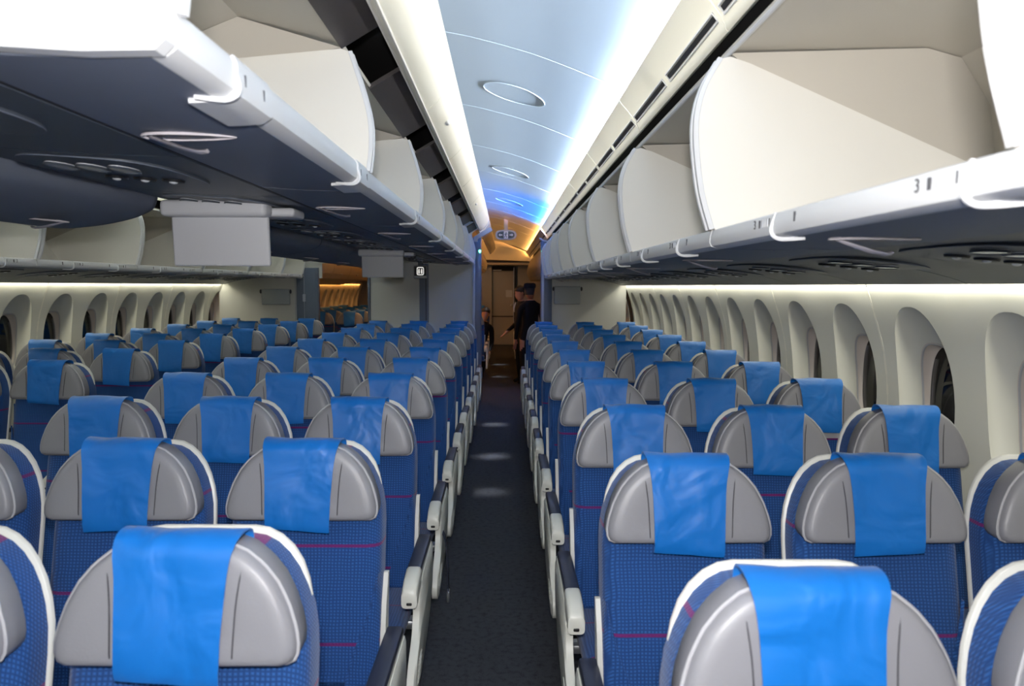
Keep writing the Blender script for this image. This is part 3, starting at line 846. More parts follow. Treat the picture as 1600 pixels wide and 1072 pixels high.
# headrest
HZ0, HZ1 = 0.955, 1.153
hw_tab = [(0, 0.192), (0.04, 0.206), (0.13, 0.210), (0.29, 0.205), (0.5, 0.191), (0.68, 0.172), (0.83, 0.147), (0.95, 0.116), (1.0, 0.090)]
def head_loop(n=16):
    right = []
    for k in range(n + 1):
        v = (k / n)
        v = 1 - (1 - v) ** 1.4
        right.append((interp(hw_tab, v), HZ0 + (HZ1 - HZ0) * v))
    right[0] = (0.19, HZ0); right.insert(1, (0.203, HZ0 + 0.006))
    left = [(-x, z) for x, z in reversed(right)]
    top = [(0.045, HZ1 + 0.004), (0, HZ1 + 0.005), (-0.045, HZ1 + 0.004)]
    bot = [(-0.10, HZ0 - 0.001), (0, HZ0 - 0.001), (0.10, HZ0 - 0.001)]
    return right + top + left + bot
HL = head_loop()
yh = lambda z: 0.0 + (z - 1.0) * 0.16
HC = 1.042
def head_ring(k, dy): return [(x * k, yh(HC + (z - HC) * k) + dy, HC + (z - HC) * k) for x, z in HL]
head_me = MB().loft([head_ring(k, dy) for k, dy in ((0.97, 0.080), (1, 0.072), (1, 0.034), (0.994, 0.020), (0.980, 0.010), (0.955, 0.003), (0.91, -0.001), (0.82, -0.003), (0.6, -0.002), (0.3, 0.001), (0.02, 0.002))]).mesh('headrest', 'leather', 60)
pipe_me = MB().tube([(x, yh(z) + 0.020, z) for x, z in inset(HL, 0.0012)], 0.0038, 6, closed=True).mesh('piping', 'piping')
def seam(s):
    pts = [(s * 0.101, yh(HZ0) + 0.006, HZ0 + 0.008), (s * 0.103, yh(0.975) - 0.003, 0.975), (s * 0.104, yh(1.0) - 0.004, 1.0), (s * 0.107, yh(1.06) - 0.004, 1.06), (s * 0.113, yh(1.11) - 0.002, 1.11), (s * 0.117, yh(1.131) + 0.006, 1.131), (s * 0.118, yh(1.138) + 0.03, 1.140)]
    return MB().tube(spline(pts, 3), 0.0014, 5).mesh('stitched_seam', 'stitch')
seam_me = {s: seam(s) for s in (-1, 1)}
# headrest cover, three drapes
def cover(seed):
    rnd = random.Random(seed)
    sk = rnd.uniform(-0.008, 0.008); ph = rnd.uniform(0, 6)
    path = [(yh(0.932) + 0.0005, 0.930, 0.0875), (yh(0.95) - 0.006, 0.950, 0.088), (yh(1.0) - 0.009, 1.0, 0.089), (yh(1.05) - 0.009, 1.05, 0.091), (yh(1.10) - 0.008, 1.10, 0.094),
            (yh(1.135) - 0.008, 1.136, 0.099), (yh(1.15) - 0.003, 1.154, 0.103), (yh(1.16) + 0.012, 1.166, 0.106), (yh(1.155) + 0.036, 1.170, 0.108), (yh(1.155) + 0.062, 1.166, 0.108), (yh(1.145) + 0.078, 1.150, 0.108), (yh(1.1) + 0.080, 1.09, 0.106)]
    path = spline(path, 2)
    nx = 12; v = []; f = []
    m = len(path)
    for j, (y, z, hw) in enumerate(path):
        vv = j / (m - 1)
        for i in range(nx + 1):
            u = -1 + 2 * i / nx
            bulge = 0.0022 * math.sin(3.1 * u + ph) * math.sin(7 * vv + ph) + 0.003 * math.sin(1.7 * u - 5 * vv + 2 * ph)
            zz = z + (0.006 * u * math.sin(ph) if j < 4 else 0)
            v.append((u * hw + sk * (1 - vv), y - abs(bulge) * (1 if vv < 0.55 else 0), zz + (abs(bulge) if vv >= 0.55 and vv < 0.85 else 0)))
    off = len(v)
    for j in range(m):                                    # back face, 2.5 mm thick
        y0_, z0_, _ = path[max(j - 1, 0)]; y1_, z1_, _ = path[min(j + 1, m - 1)]
        d = Vector((y1_ - y0_, z1_ - z0_)).normalized(); nrm = Vector((d.y, -d.x)) * 0.0028
        for i in range(nx + 1):
            p = v[j * (nx + 1) + i]; v.append((p[0], p[1] + nrm.x, p[2] + nrm.y))
    q = lambda j, i: j * (nx + 1) + i
    for j in range(m - 1):
        for i in range(nx):
            f.append((q(j, i), q(j, i + 1), q(j + 1, i + 1), q(j + 1, i)))
            f.append((off + q(j, i + 1), off + q(j, i), off + q(j + 1, i), off + q(j + 1, i + 1)))
    for j in range(m - 1):
        f.append((q(j + 1, 0), off + q(j + 1, 0), off + q(j, 0), q(j, 0)))
        f.append((q(j, nx), off + q(j, nx), off + q(j + 1, nx), q(j + 1, nx)))
    for i in range(nx):
        f.append((q(0, i), off + q(0, i), off + q(0, i + 1), q(0, i + 1)))
        f.append((q(m - 1, i + 1), off + q(m - 1, i + 1), off + q(m - 1, i), q(m - 1, i)))
    return MB().add(v, f).mesh('headrest_cover', 'cover', 70)
cover_mes = [cover(s) for s in (1, 2, 5, 9)]
hem = MB()
# seat cushion
cush_loop = [(-0.215, 0.395), (0.215, 0.395), (0.222, 0.42), (0.222, 0.452), (0.205, 0.472), (0, 0.478), (-0.205, 0.472), (-0.222, 0.452), (-0.222, 0.42)]
def ringy(y, s, dz): return [(x * s, y, 0.43 + (z - 0.43) * s + dz) for x, z in cush_loop]
cush_me = MB().loft([ringy(0.02, 0.97, -0.02), ringy(-0.02, 1, -0.018), ringy(-0.25, 1, 0.0), ringy(-0.42, 1, 0.012), ringy(-0.455, 0.97, 0.008), ringy(-0.475, 0.85, 0.0)]).mesh('seat_cushion', 'fabric_seat', 60)
# armrest on the seat's +x side (x0 = centre line)
def arm_meshes(x0, aisle):
    body = MB().prism([(0.05, 0.560), (-0.375, 0.545), (-0.40, 0.555), (-0.405, 0.59), (-0.39, 0.607), (0.05, 0.618)], x0 - 0.024, x0 + 0.024, axis='x')
    pad = MB().box(x0 - 0.025, x0 + 0.025, -0.29, 0.055, 0.606, 0.634, 0.010)
    r1 = []
    for y, z0_, z1_, hwd in ((-0.285, 0.590, 0.634, 0.025), (-0.30, 0.560, 0.637, 0.027), (-0.37, 0.545, 0.628, 0.027), (-0.412, 0.540, 0.612, 0.026), (-0.424, 0.546, 0.600, 0.026)):
        zc, hz = (z0_ + z1_) / 2, (z1_ - z0_) / 2
        r1.append([(x0 + hwd * math.copysign(abs(math.cos(t)) ** 0.45, math.cos(t)), y, zc + hz * math.copysign(abs(math.sin(t)) ** 0.45, math.sin(t))) for t in [2 * math.pi * (k + 0.5) / 16 for k in range(16)]])
    cap = MB().loft(r1)
    but = MB().box(x0 - 0.009, x0 + 0.009, -0.428, -0.422, 0.556, 0.566, 0.003)
    return body.mesh('armrest', 'armrest'), pad.mesh('arm_pad', 'navy'), cap.mesh('arm_cap', 'armrest', 50), but.mesh('recline_button', 'black')
SPC = 0.499
arm_me = {s: arm_meshes(s * (SPC / 2), True) for s in (-1, 1)}
def panel(s):
    x = s * (SPC / 2 + 0.016)
    prof = spline([(0.06, 0.600), (-0.10, 0.598), (-0.30, 0.585), (-0.36, 0.545), (-0.36, 0.50), (-0.40, 0.44), (-0.49, 0.39), (-0.535, 0.34), (-0.53, 0.295), (-0.48, 0.272), (-0.30, 0.30), (-0.10, 0.36), (0.02, 0.44), (0.06, 0.52)], 3)
    mb = MB().loft([[(x - s * 0.012, y, z) for y, z in prof], [(x + s * 0.010, y, z) for y, z in prof], [(x + s * 0.016, -0.2 + (y + 0.2) * 0.95, 0.45 + (z - 0.45) * 0.93) for y, z in prof]])
    return mb.mesh('side_panel', 'armrest', 40)
panel_me = {s: panel(s) for s in (-1, 1)}
def ribs(s):
    x = s * (SPC / 2 + 0.032); mb = MB()
    for k in range(5):
        mb.tube([(x, -0.43 - 0.012 * k, 0.375 - 0.013 * k), (x, -0.36 - 0.012 * k, 0.375 - 0.013 * k)], 0.003, 5)
    return mb.mesh('grip_ribs', 'armrest')
ribs_me = {s: ribs(s) for s in (-1, 1)}
leg_me = MB().prism([(-0.36, 0.0), (-0.31, 0.0), (-0.20, 0.36), (-0.08, 0.36), (0.06, 0.0), (0.11, 0.0), (-0.02, 0.41), (-0.26, 0.41)], -0.02, 0.02, axis='x').mesh('leg', 'metal')
beam_me = MB().box(-0.24, 0.24, -0.20, -0.14, 0.365, 0.398, 0.01).mesh('seat_beam', 'metal')
dart_me = {}
for s in (-1, 1):
    pts = [(s * 0.205, yb(0.80) - 0.001, 0.80), (s * 0.185, yb(0.70) - 0.003, 0.70), (s * 0.140, yb(0.58) - 0.004, 0.58), (s * 0.115, yb(0.47) - 0.004, 0.47)]
    c_ = spline(pts, 4)
    edge = [(s * 0.2135, yb(z) + 0.012, z) for z in (0.46, 0.55, 0.65, 0.74, 0.82)]
    n_ = len(c_); q = MB()
    ed = [(s * 0.2140, yb(p[2]) + 0.010, p[2]) for p in c_]
    mid = [((a[0] * 0.35 + b_[0] * 0.65), yb(a[2]) - 0.005, a[2]) for a, b_ in zip(c_, ed)]
    base = [(p[0], yb(p[2]) - 0.003, p[2]) for p in c_]
    v_ = base + [(p[0] + s * 0.006, yb(p[2]) - 0.008, p[2]) for p in c_] + mid + ed
    f__ = [(r_ * n_ + k_, r_ * n_ + k_ + 1, (r_ + 1) * n_ + k_ + 1, (r_ + 1) * n_ + k_) for r_ in range(3) for k_ in range(n_ - 1)]
    q.add(v_, f__)
    dart_me[s] = q.mesh('side_bolster', 'fabric_bolster', 60)

def make_seat(kind):
    """kind: -1 / +1 the side with the aisle armrest, 0 none, 2 window seat at the right"""
    aisle = 0 if kind == 2 else kind
    r = empty('aircraft_seat')
    bk = link('backrest', back_me, r)
    for s in (-1, 1): link('side_bolster', dart_me[s], bk)
    sh = link('back_shell', shell_mes[aisle], r)
    h = link('headrest', head_me, r)
    link('piping', pipe_me, h)
    for s in (-1, 1): link('stitched_seam', seam_me[s], h)
    link('headrest_cover', cover_mes[0], r)
    link('seat_cushion', cush_me, r)
    sides = [-aisle] if aisle else [1]
    for s in {1: (1,), -1: (-1, 1), 0: (1,), 2: ()}[kind]:
        b_, p_, c_, u_ = arm_me[s]
        a = link('armrest', b_, r); link('arm_pad', p_, a); link('arm_cap', c_, a); link('recline_button', u_, a)
    if aisle:
        p = link('side_panel', panel_me[aisle], r); link('grip_ribs', ribs_me[aisle], p)
        link('side_strip', strip_me[aisle], sh)
    link('leg', leg_me, r)
    link('seat_beam', beam_me, r)
    return r
protos = {a: make_seat(a) for a in (-1, 0, 1, 2)}
used = {a: False for a in protos}
def put_seat(x, y, aisle, label, group):
    if not used[aisle]: s = protos[aisle]; used[aisle] = True
    else: s = copy_tree(protos[aisle])
    s.location = (x, y, 0)
    s.rotation_euler = (0, 0, R(random.uniform(-0.5, 0.5)))
    for c in s.children:
        if c.name.startswith('headrest_cover'):
            c.data = random.choice(cover_mes)
    tag(s, label, 'seat', group)
    return s
X_C = [-1.559, -1.060, -0.561]; X_R = [0.468, 0.967, 1.464]; X_L = [-3.585, -3.088, -2.590]
for i in range(11):
    for x, nm, a in zip(X_C, ('far-aisle', 'middle', 'near-aisle'), (-1, 0, 1)):
        s = put_seat(x, 1.20 + 0.775 * i, a, 'blue seat with grey headrest, %s seat of the centre block, %s row from the camera' % (nm, ORD[i]), 'seats of the centre block')
        if i == 3 and nm == 'near-aisle': belt_seat = s
    for x, nm, a in zip(X_R, ('aisle', 'middle', 'window'), (-1, 0, 2)):
        s = put_seat(x, 1.02 + 0.775 * i, a, 'blue seat with grey headrest, %s seat of the right-hand block, %s row from the camera' % (nm, ORD[i]), 'seats of the right-hand block')
        if i == 3 and nm == 'window': tag_seat = s
for i in range(8):
    for x, nm, a in zip(X_L, ('window', 'middle', 'aisle'), (0, 0, 1)):
        put_seat(x, 4.12 + 0.775 * i, a, 'blue seat with grey headrest, %s seat of the left-hand block, %s row from the camera' % (nm, ORD[i]), 'seats of the left-hand block')
for i in range(6):
    for x, nm, a in zip([X_C[2], X_R[0]] + X_L, ('beside the near aisle in the centre', 'beside the near aisle at the right', 'by the window', 'in the middle at the left', 'beside the far aisle'), (1, -1, 0, 0, 1)):
        if x == X_R[0] and i == 0: continue
        put_seat(x, 12.2 + 0.80 * i, a, 'dim blue seat %s, %s row beyond the partition' % (nm, ORD[i]), 'seats of the cabin beyond')
# loose lap belt hanging into the aisle, paper tag under a headrest cover
b = MB()
pts = spline([(0.225, -0.28, 0.49), (0.262, -0.30, 0.505), (0.290, -0.30, 0.47), (0.300, -0.30, 0.36), (0.305, -0.30, 0.22)], 5)
for i_, (p0, p1) in enumerate(zip(pts, pts[1:])):
    b.add([(p0[0], p0[1] - 0.024, p0[2]), (p0[0], p0[1] + 0.024, p0[2]), (p1[0], p1[1] + 0.024, p1[2]), (p1[0], p1[1] - 0.024, p1[2]),
           (p0[0] + 0.003, p0[1] - 0.024, p0[2] + 0.002), (p0[0] + 0.003, p0[1] + 0.024, p0[2] + 0.002), (p1[0] + 0.003, p1[1] + 0.024, p1[2] + 0.002), (p1[0] + 0.003, p1[1] - 0.024, p1[2] + 0.002)],
          [(0, 1, 2, 3), (7, 6, 5, 4), (0, 3, 7, 4), (1, 5, 6, 2), (0, 4, 5, 1), (3, 2, 6, 7)])
bl = b.build('seat_belt', 'navy', belt_seat); bl['label'] = 'navy lap belt hanging over the aisle armrest'
MB().box(0.300, 0.312, -0.324, -0.276, 0.175, 0.225, 0.004).build('buckle', 'metal', bl)
MB().box(0.02, 0.11, yb(0.9) - 0.012, yb(0.9) - 0.010, 0.895, 0.945).build('paper_tag', 'red_label', tag_seat)

# ================================================================== monitors and signs under the centre bins
def monitor(y, label):
    r = empty('ceiling_monitor', (-1.06, y, EYE + 0.30)); tag(r, label, 'monitor', 'drop-down monitors under the centre bins')
    MB().box(-0.19, 0.275, 0.02, 0.17, -0.045, -0.012, 0.012, 3).build('mounting_plate', 'monitor', r)
    MB().box(-0.19, 0.195, -0.06, 0.03, -0.052, 0.008, 0.018, 3).build('hinge_housing', 'monitor', r)
    sc = MB().box(-0.168, 0.188, -0.012, 0.012, -0.183, 0, 0.009, 3).build('screen_panel', 'monitor', r)
    sc.location = (0, 0.0, -0.047); sc.rotation_euler = (R(4), 0, 0)
    k = MB().box(-0.008, 0.008, -0.0135, -0.0115, -0.180, -0.177).build('catch', 'bin_lip', sc)
    return r
monitor(2.74, 'larger-looking pale grey drop-down monitor nearest the camera under the centre bins')
monitor(6.32, 'farther pale grey drop-down monitor under the centre bins near the partition')
r = empty('lavatory_sign', (-1.065, 9.25, EYE + 0.18)); tag(r, 'small lit lavatory sign hanging under the centre bins', 'sign')
MB().box(-0.085, 0.085, 0, 0.05, -0.09, 0.075, 0.015, 3).build('case', 'sign_grey', r)
MB().box(-0.075, 0.075, -0.004, 0.004, -0.055, 0.062).build('face', 'black', r, 0)
sq = superloop(0, 0.004, 0.040, 0.046, 6, 28)
f_ = MB().tube([(x, -0.005, z) for x, z in sq], 0.005, 5, closed=True).build('lit_border', 'sign_lit', r)
for s in (-1, 1):
    m = MB().ell((s * 0.016, -0.006, 0.026), 0.007, 0.003, 0.007)
    m.box(s * 0.016 - 0.008, s * 0.016 + 0.008, -0.009, -0.003, -0.026, 0.016)
    m.build('lit_figure', 'sign_lit', r)
MB().box(-0.03, 0.03, 0.005, 0.045, 0.07, 0.125, 0.006).build('bracket', 'psu', r)

# ================================================================== partitions at the end of the cabin
def slab(name, x0, x1, z1, label, m='partition', y0=Y1, y1=Y1 + 0.05):
    o = MB().box(x0, x1, y0, y1, 0, z1, 0.004, 1).build(name, m); tag(o, label, 'partition', kind='structure'); return o
slab('wall_partition_right', 0.62, 1.66, EYE + 0.10, 'pale grey partition behind the right-hand seats')
cp = slab('wall_partition_centre', -1.84, -0.43, EYE + 0.31, 'pale grey partition behind the centre seats')
MB().box(-1.17, -1.045, Y1 - 0.012, Y1, 0, EYE + 0.30).build('dark_channel', 'post', cp, 0)
MB().box(-1.085, -1.075, Y1 - 0.014, Y1, 0, EYE + 0.30).build('channel_groove', 'black', cp, 0)
MB().box(-1.875, -1.838, Y1 - 0.02, Y1 + 0.05, 0, EYE + 0.31, 0.005, 1).build('edge_post', 'post', cp)
slab('wall_partition_left', -3.9, -2.85, EYE + 0.10, 'pale grey partition behind the left-hand seats')
bp_ = slab('wall_partition_door', -2.85, -2.55, EYE + 0.24, 'blue-grey folding door panel beside the far aisle', 'post', Y1 - 0.02, Y1 + 0.04)
MB().box(-2.86, -2.84, Y1 - 0.035, Y1, 0, EYE + 0.24).build('door_stile', 'sign_grey', bp_, 0)
MB().tube([(-2.735, Y1 - 0.026, 0.2), (-2.735, Y1 - 0.026, EYE + 0.235)], 0.004, 6).build('door_seam', 'post_light', bp_)
MB().box(-2.755, -2.715, Y1 - 0.04, Y1 - 0.02, EYE - 0.22, EYE - 0.12, 0.006).build('latch', 'post_light', bp_)
MB().box(-2.57, -2.54, Y1 - 0.04, Y1 + 0.05, 0, EYE + 0.24, 0.004, 1).build('door_stile', 'post', bp_)
# header above the far aisle opening
o = MB().box(-2.6, -1.80, Y1, Y1 + 0.04, EYE + 0.30, EYE + 1.2).build('wall_header_left', 'partition', smooth=0); tag(o, 'header above the far aisle opening', 'wall', kind='structure')
o = MB().box(-3.9, -2.5, Y1 + 0.02, Y1 + 0.05, EYE + 0.1, EYE + 1.2).build('wall_header_bins_left', 'partition', smooth=0); tag(o, 'partition above the bins across the cabin', 'wall', kind='structure')
o = MB().prism(Z([(0.60, 0.09), (1.66, 0.09), (1.66, 0.2), (1.2, 0.9), (0.66, 0.76), (0.62, 0.66), (0.58, 0.58)]), Y1 + 0.02, Y1 + 0.05).build('wall_header_bins_right', 'partition', smooth=0); tag(o, 'partition above the bins at the right', 'wall', kind='structure')
o = MB().prism(Z([(-0.45, 0.30), (-0.45, 0.72), (-0.36, 0.79), (-0.4, 0.9), (-1.1, 1.16), (-1.8, 0.9), (-1.8, 0.30)]), Y1 + 0.02, Y1 + 0.05).build('wall_header_centre', 'partition', smooth=0); tag(o, 'partition above the centre bins', 'wall', kind='structure')
def post(x0, x1, ztop, label, lx, led):
    r = empty('curtain_post', ((x0 + x1) / 2, Y1, 0)); tag(r, label, 'post', 'posts beside the near aisle')
    xm = (x0 + x1) / 2
    MB().box(x0 - xm, x1 - xm, -0.03, 0.10, 0, ztop, 0.012, 2).build('post_body', 'post', r)
    MB().box(lx - 0.018 - xm, lx + 0.018 - xm, -0.045, -0.025, 0, ztop - 0.14, 0.006, 2).build('light_edge', 'post_light', r)
    MB().ell((led - xm, -0.035, EYE + 0.47), 0.016, 0.010, 0.022).build('status_lamp', 'green_led', r)
    return r
pl = post(-0.435, -0.325, EYE + 0.66, 'blue-grey curtain post at the centre seats side of the aisle', -0.428, -0.345)
pr = post(0.485, 0.64, EYE + 0.62, 'blue-grey curtain post at the right-hand seats side of the aisle', 0.515, 0.505)
hd = spline([(-0.43, 0.60), (-0.42, 0.66), (-0.37, 0.70), (-0.28, 0.755), (-0.20, 0.80)], 4)
MB().sheet([(x + 0.38, z + EYE) for x, z in hd], -0.04, 0.10, -0.055).build('header_bracket', 'post_light', pl)
hd = spline([(0.60, 0.60), (0.56, 0.62), (0.52, 0.63), (0.47, 0.66)], 4)
MB().sheet([(x - 0.5625, z + EYE) for x, z in hd], -0.04, 0.06, 0.02).build('header_bracket', 'post_light', pr)
def pocket(x0, x1, z0, z1, label):
    r = empty('stowage_pocket', ((x0 + x1) / 2, Y1, EYE + (z0 + z1) / 2)); tag(r, label, 'pocket', 'grey pockets on the partitions')
    hx, hz = (x1 - x0) / 2, (z1 - z0) / 2
    MB().box(-hx, hx, -0.05, 0.0, -hz, hz, 0.012, 3).build('body', 'pocket', r)
    MB().tube([(-hx - 0.01, -0.03, hz - 0.035), (hx + 0.01, -0.03, hz - 0.035)], 0.014, 8).build('hinge_rod', 'pocket', r)
    for s in (-1, 1): MB().ell((s * (hx + 0.012), -0.035, hz - 0.035), 0.014, 0.018, 0.03).build('hinge_knob', 'stitch', r)
pocket(0.67, 1.03, -0.245, 0.0, 'grey folded table pocket on the partition at the right')
pocket(-3.31, -2.93, -0.265, -0.05, 'grey folded table pocket on the partition at the left')

# ================================================================== exit sign in the aisle ceiling
ex = empty('exit_sign', (0.01, 11.6, EYE + 0.80)); tag(ex, 'oval green exit sign with running figure under the orange ceiling', 'sign')
ov = superloop(0, 0, 0.165, 0.078, 3.0, 36)
MB().prism([(x, z) for x, z in ov], 0.0, 0.05).build('case', 'sign_grey', ex)
iv = superloop(0, 0, 0.135, 0.056, 3.0, 36)
MB().prism([(x, z) for x, z in iv], -0.008, 0.002).build('face', 'sign_dark', ex)
MB().box(-0.034, 0.034, -0.012, -0.006, -0.056, 0.056, 0.003, 1).build('pictogram_plate', 'sign_white', ex)
fig = MB().ell((0.004, -0.013, 0.034), 0.009, 0.003, 0.009)
fig.tube([(0.002, -0.013, 0.024), (-0.004, -0.013, -0.004)], 0.008, 6)
fig.tube([(0.0, -0.013, 0.018), (0.018, -0.013, 0.010), (0.024, -0.013, 0.018)], 0.004, 5); fig.tube([(0.0, -0.013, 0.018), (-0.018, -0.013, 0.012), (-0.022, -0.013, 0.0)], 0.004, 5)
fig.tube([(-0.003, -0.013, -0.004), (0.012, -0.013, -0.020), (0.010, -0.013, -0.042)], 0.005, 5); fig.tube([(-0.004, -0.013, -0.004), (-0.012, -0.013, -0.024), (-0.026, -0.013, -0.038)], 0.005, 5)
fig.build('running_figure', 'sign_dark', ex)
for s in (-1, 1):
    MB().prism([(s * 0.115, 0), (s * 0.09, 0.024), (s * 0.09, 0.008), (s * 0.055, 0.008), (s * 0.055, -0.008), (s * 0.09, -0.008), (s * 0.09, -0.024)], -0.010, -0.007).build('arrow', 'sign_white', ex, 0)
MB().prism([(-0.03, 0.075), (0.03, 0.075), (0.03, 0.23), (-0.03, 0.25)], 0.01, 0.03).build('hanger', 'closed_bin', ex)

# ================================================================== the cabin beyond
def shut_bin(y0, y1, label, prof, group):
    r = empty('overhead_bin', (prof[0][0], (y0 + y1) / 2, EYE + prof[0][1])); tag(r, label, 'overhead bin', group)
    off = Vector(r.location)
    mb = MB().prism(Z(prof), y0 + 0.006, y1 - 0.006); mb.v = [tuple(Vector(p) - off) for p in mb.v]
    mb.build('body', 'closed_bin', r)
    x, z = prof[1]
    mb = MB().box(x - 0.012, x + 0.012, (y0 + y1) / 2 - 0.06, (y0 + y1) / 2 + 0.06, EYE + z - 0.012, EYE + z + 0.008, 0.004); mb.v = [tuple(Vector(p) - off) for p in mb.v]
    mb.build('handle', 'sign_grey', r)
SB = [(0.58, 0.11), (0.53, 0.19)] + spline([(0.53, 0.19), (0.50, 0.30), (0.52, 0.45), (0.58, 0.60)], 4) + [(0.70, 0.64), (1.3, 0.66), (1.655, 0.30), (1.655, 0.12), (1.555, 0.10), (1.55, 0.015), (1.2, 0.08), (0.9, 0.10)]
CB = [(-0.48, 0.29), (-0.43, 0.36)] + spline([(-0.43, 0.36), (-0.41, 0.48), (-0.44, 0.60), (-0.48, 0.70)], 4) + [(-0.6, 0.8), (-0.62, 1.135), (-1.0, 1.15), (-1.0, 0.30)]
for i in range(5):
    a, b = 10.45 + 1.27 * i, 10.45 + 1.27 * (i + 1)
    shut_bin(a, b, 'shut tan overhead bin at the right in the cabin beyond, %s along' % ORD[i], SB, 'shut bins of the cabin beyond at the right')
    shut_bin(a, b, 'shut tan centre bin in the cabin beyond, %s along' % ORD[i], CB, 'shut centre bins of the cabin beyond')
    shut_bin(a, b, 'shut tan overhead bin across the cabin beyond, %s along' % ORD[i], [(2 * XC - x, z) for x, z in SB], 'shut bins across the cabin beyond')
# rear galley front with its door
gal = empty('galley_front', (-0.05, 20.0, 0)); tag(gal, 'tall grey galley door facing the aisle end', 'door')
MB().box(-0.30, 0.28, 0, 0.06, 0.0, EYE + 0.41, 0.01, 1).build('door_leaf', 'door_grey', gal)
MB().box(-0.30, 0.28, -0.012, 0.0, EYE - 0.84, EYE - 0.81).build('kick_seam', 'black', gal, 0)
MB().box(-0.36, -0.30, -0.04, 0.06, 0, EYE + 0.54, 0.01, 1).build('door_frame', 'black', gal)
MB().box(0.28, 0.34, -0.04, 0.06, 0, EYE + 0.54, 0.01, 1).build('door_frame', 'black', gal)
MB().box(0.275, 0.292, -0.05, 0.0, 0.0, EYE + 0.50).build('edge_trim', 'post_light', gal, 0)
MB().box(-0.30, 0.28, -0.04, 0.06, EYE + 0.42, EYE + 0.54).build('dark_panel', 'void', gal, 0)
MB().box(-0.28, -0.05, -0.05, -0.03, EYE + 0.415, EYE + 0.438).build('name_plate', 'sign_grey', gal, 0)
MB().ell((0.22, -0.03, EYE - 0.52), 0.03, 0.02, 0.03).build('latch', 'metal', gal)
MB().box(0.07, 0.24, -0.006, 0.0, EYE - 0.30, EYE - 0.11).build('notice', 'sign_grey', gal, 0)
for x0, x1, lb in ((-2.5, -0.36, 'left'), (0.34, 1.8, 'right')):
    o = MB().box(x0, x1, 19.9, 20.1, 0, EYE + 0.8).build('wall_galley_' + lb, 'door_grey', smooth=0); tag(o, 'galley wall at the %s of the aisle end' % lb, 'wall', kind='structure')
o = MB().box(-2.5, 1.8, 18.9, 20.1, EYE + 0.55, EYE + 0.60).build('ceiling_galley', 'valance', smooth=0); tag(o, 'low cream ceiling ahead of the galley', 'ceiling', kind='structure')

# ================================================================== people beyond the partition
def skin_body(verts, edges, rads, name, m, parent, sub=2):
    me = bpy.data.meshes.new(name); me.from_pydata(verts, edges, [])
    o = bpy.data.objects.new(name, me); COL.objects.link(o)
    sk = o.modifiers.new('s', 'SKIN'); sk.use_smooth_shade = True
    for i, r_ in enumerate(rads):
        me.skin_vertices[0].data[i].radius = r_ if isinstance(r_, tuple) else (r_, r_)
    me.skin_vertices[0].data[0].use_root = True
    ss = o.modifiers.new('d', 'SUBSURF'); ss.levels = sub; ss.render_levels = sub
    dg = bpy.context.evaluated_depsgraph_get(); dg.update()
    nm = bpy.data.meshes.new_from_object(o.evaluated_get(dg))
    bpy.data.objects.remove(o)
    for p in nm.polygons: p.use_smooth = True
    nm.name = name
    nm.materials.clear(); nm.materials.append(MATS[m]); nm.materials.append(MATS['skin'])
    return nm
def head_mesh(mb, c, s=1.0, yaw=0.0, pitch=0.0):
    """head facing -y before yaw; egg skull, brow, nose, lips, chin, ears, neck"""
    M = Matrix.Rotation(yaw, 4, 'Z') @ Matrix.Rotation(pitch, 4, 'X')
    rings = []
    tab = [(-0.125, 0.020, 0.020, -0.055), (-0.115, 0.042, 0.045, -0.040), (-0.085, 0.058, 0.070, -0.022), (-0.05, 0.067, 0.085, -0.008), (-0.01, 0.073, 0.094, 0.0), (0.03, 0.076, 0.098, 0.005), (0.07, 0.072, 0.092, 0.008), (0.10, 0.055, 0.070, 0.010), (0.118, 0.028, 0.035, 0.010)]
    N = 20
    for z, a, b, oy in tab:
        ring = []
        for k in range(N):
            t = 2 * math.pi * k / N
            x, y = a * math.cos(t), oy + b * math.sin(t)
            f = math.exp(-((t - 1.5 * math.pi) / 0.22) ** 2)            # mid-face
            f2 = math.exp(-(((t - 1.5 * math.pi) ** 2 - 0.30) / 0.16) ** 2)
            if -0.06 < z < 0.0: y -= 0.020 * f
            if -0.02 < z < 0.04: y += 0.008 * f2
            if -0.09 < z < -0.06: y -= 0.006 * f
            ring.append(M @ Vector((x * s, y * s, z * s)) + Vector(c))
        rings.append(ring)
    mb.loft(rings)
    for sx in (-1, 1):
        e = MB().ell((sx * 0.076 * s, 0.012 * s, -0.005 * s), 0.010 * s, 0.020 * s, 0.032 * s, 10, 6)
        e.v = [tuple(M @ Vector(p) + Vector(c)) for p in e.v]; mb.add(e.v, e.f)
    return M
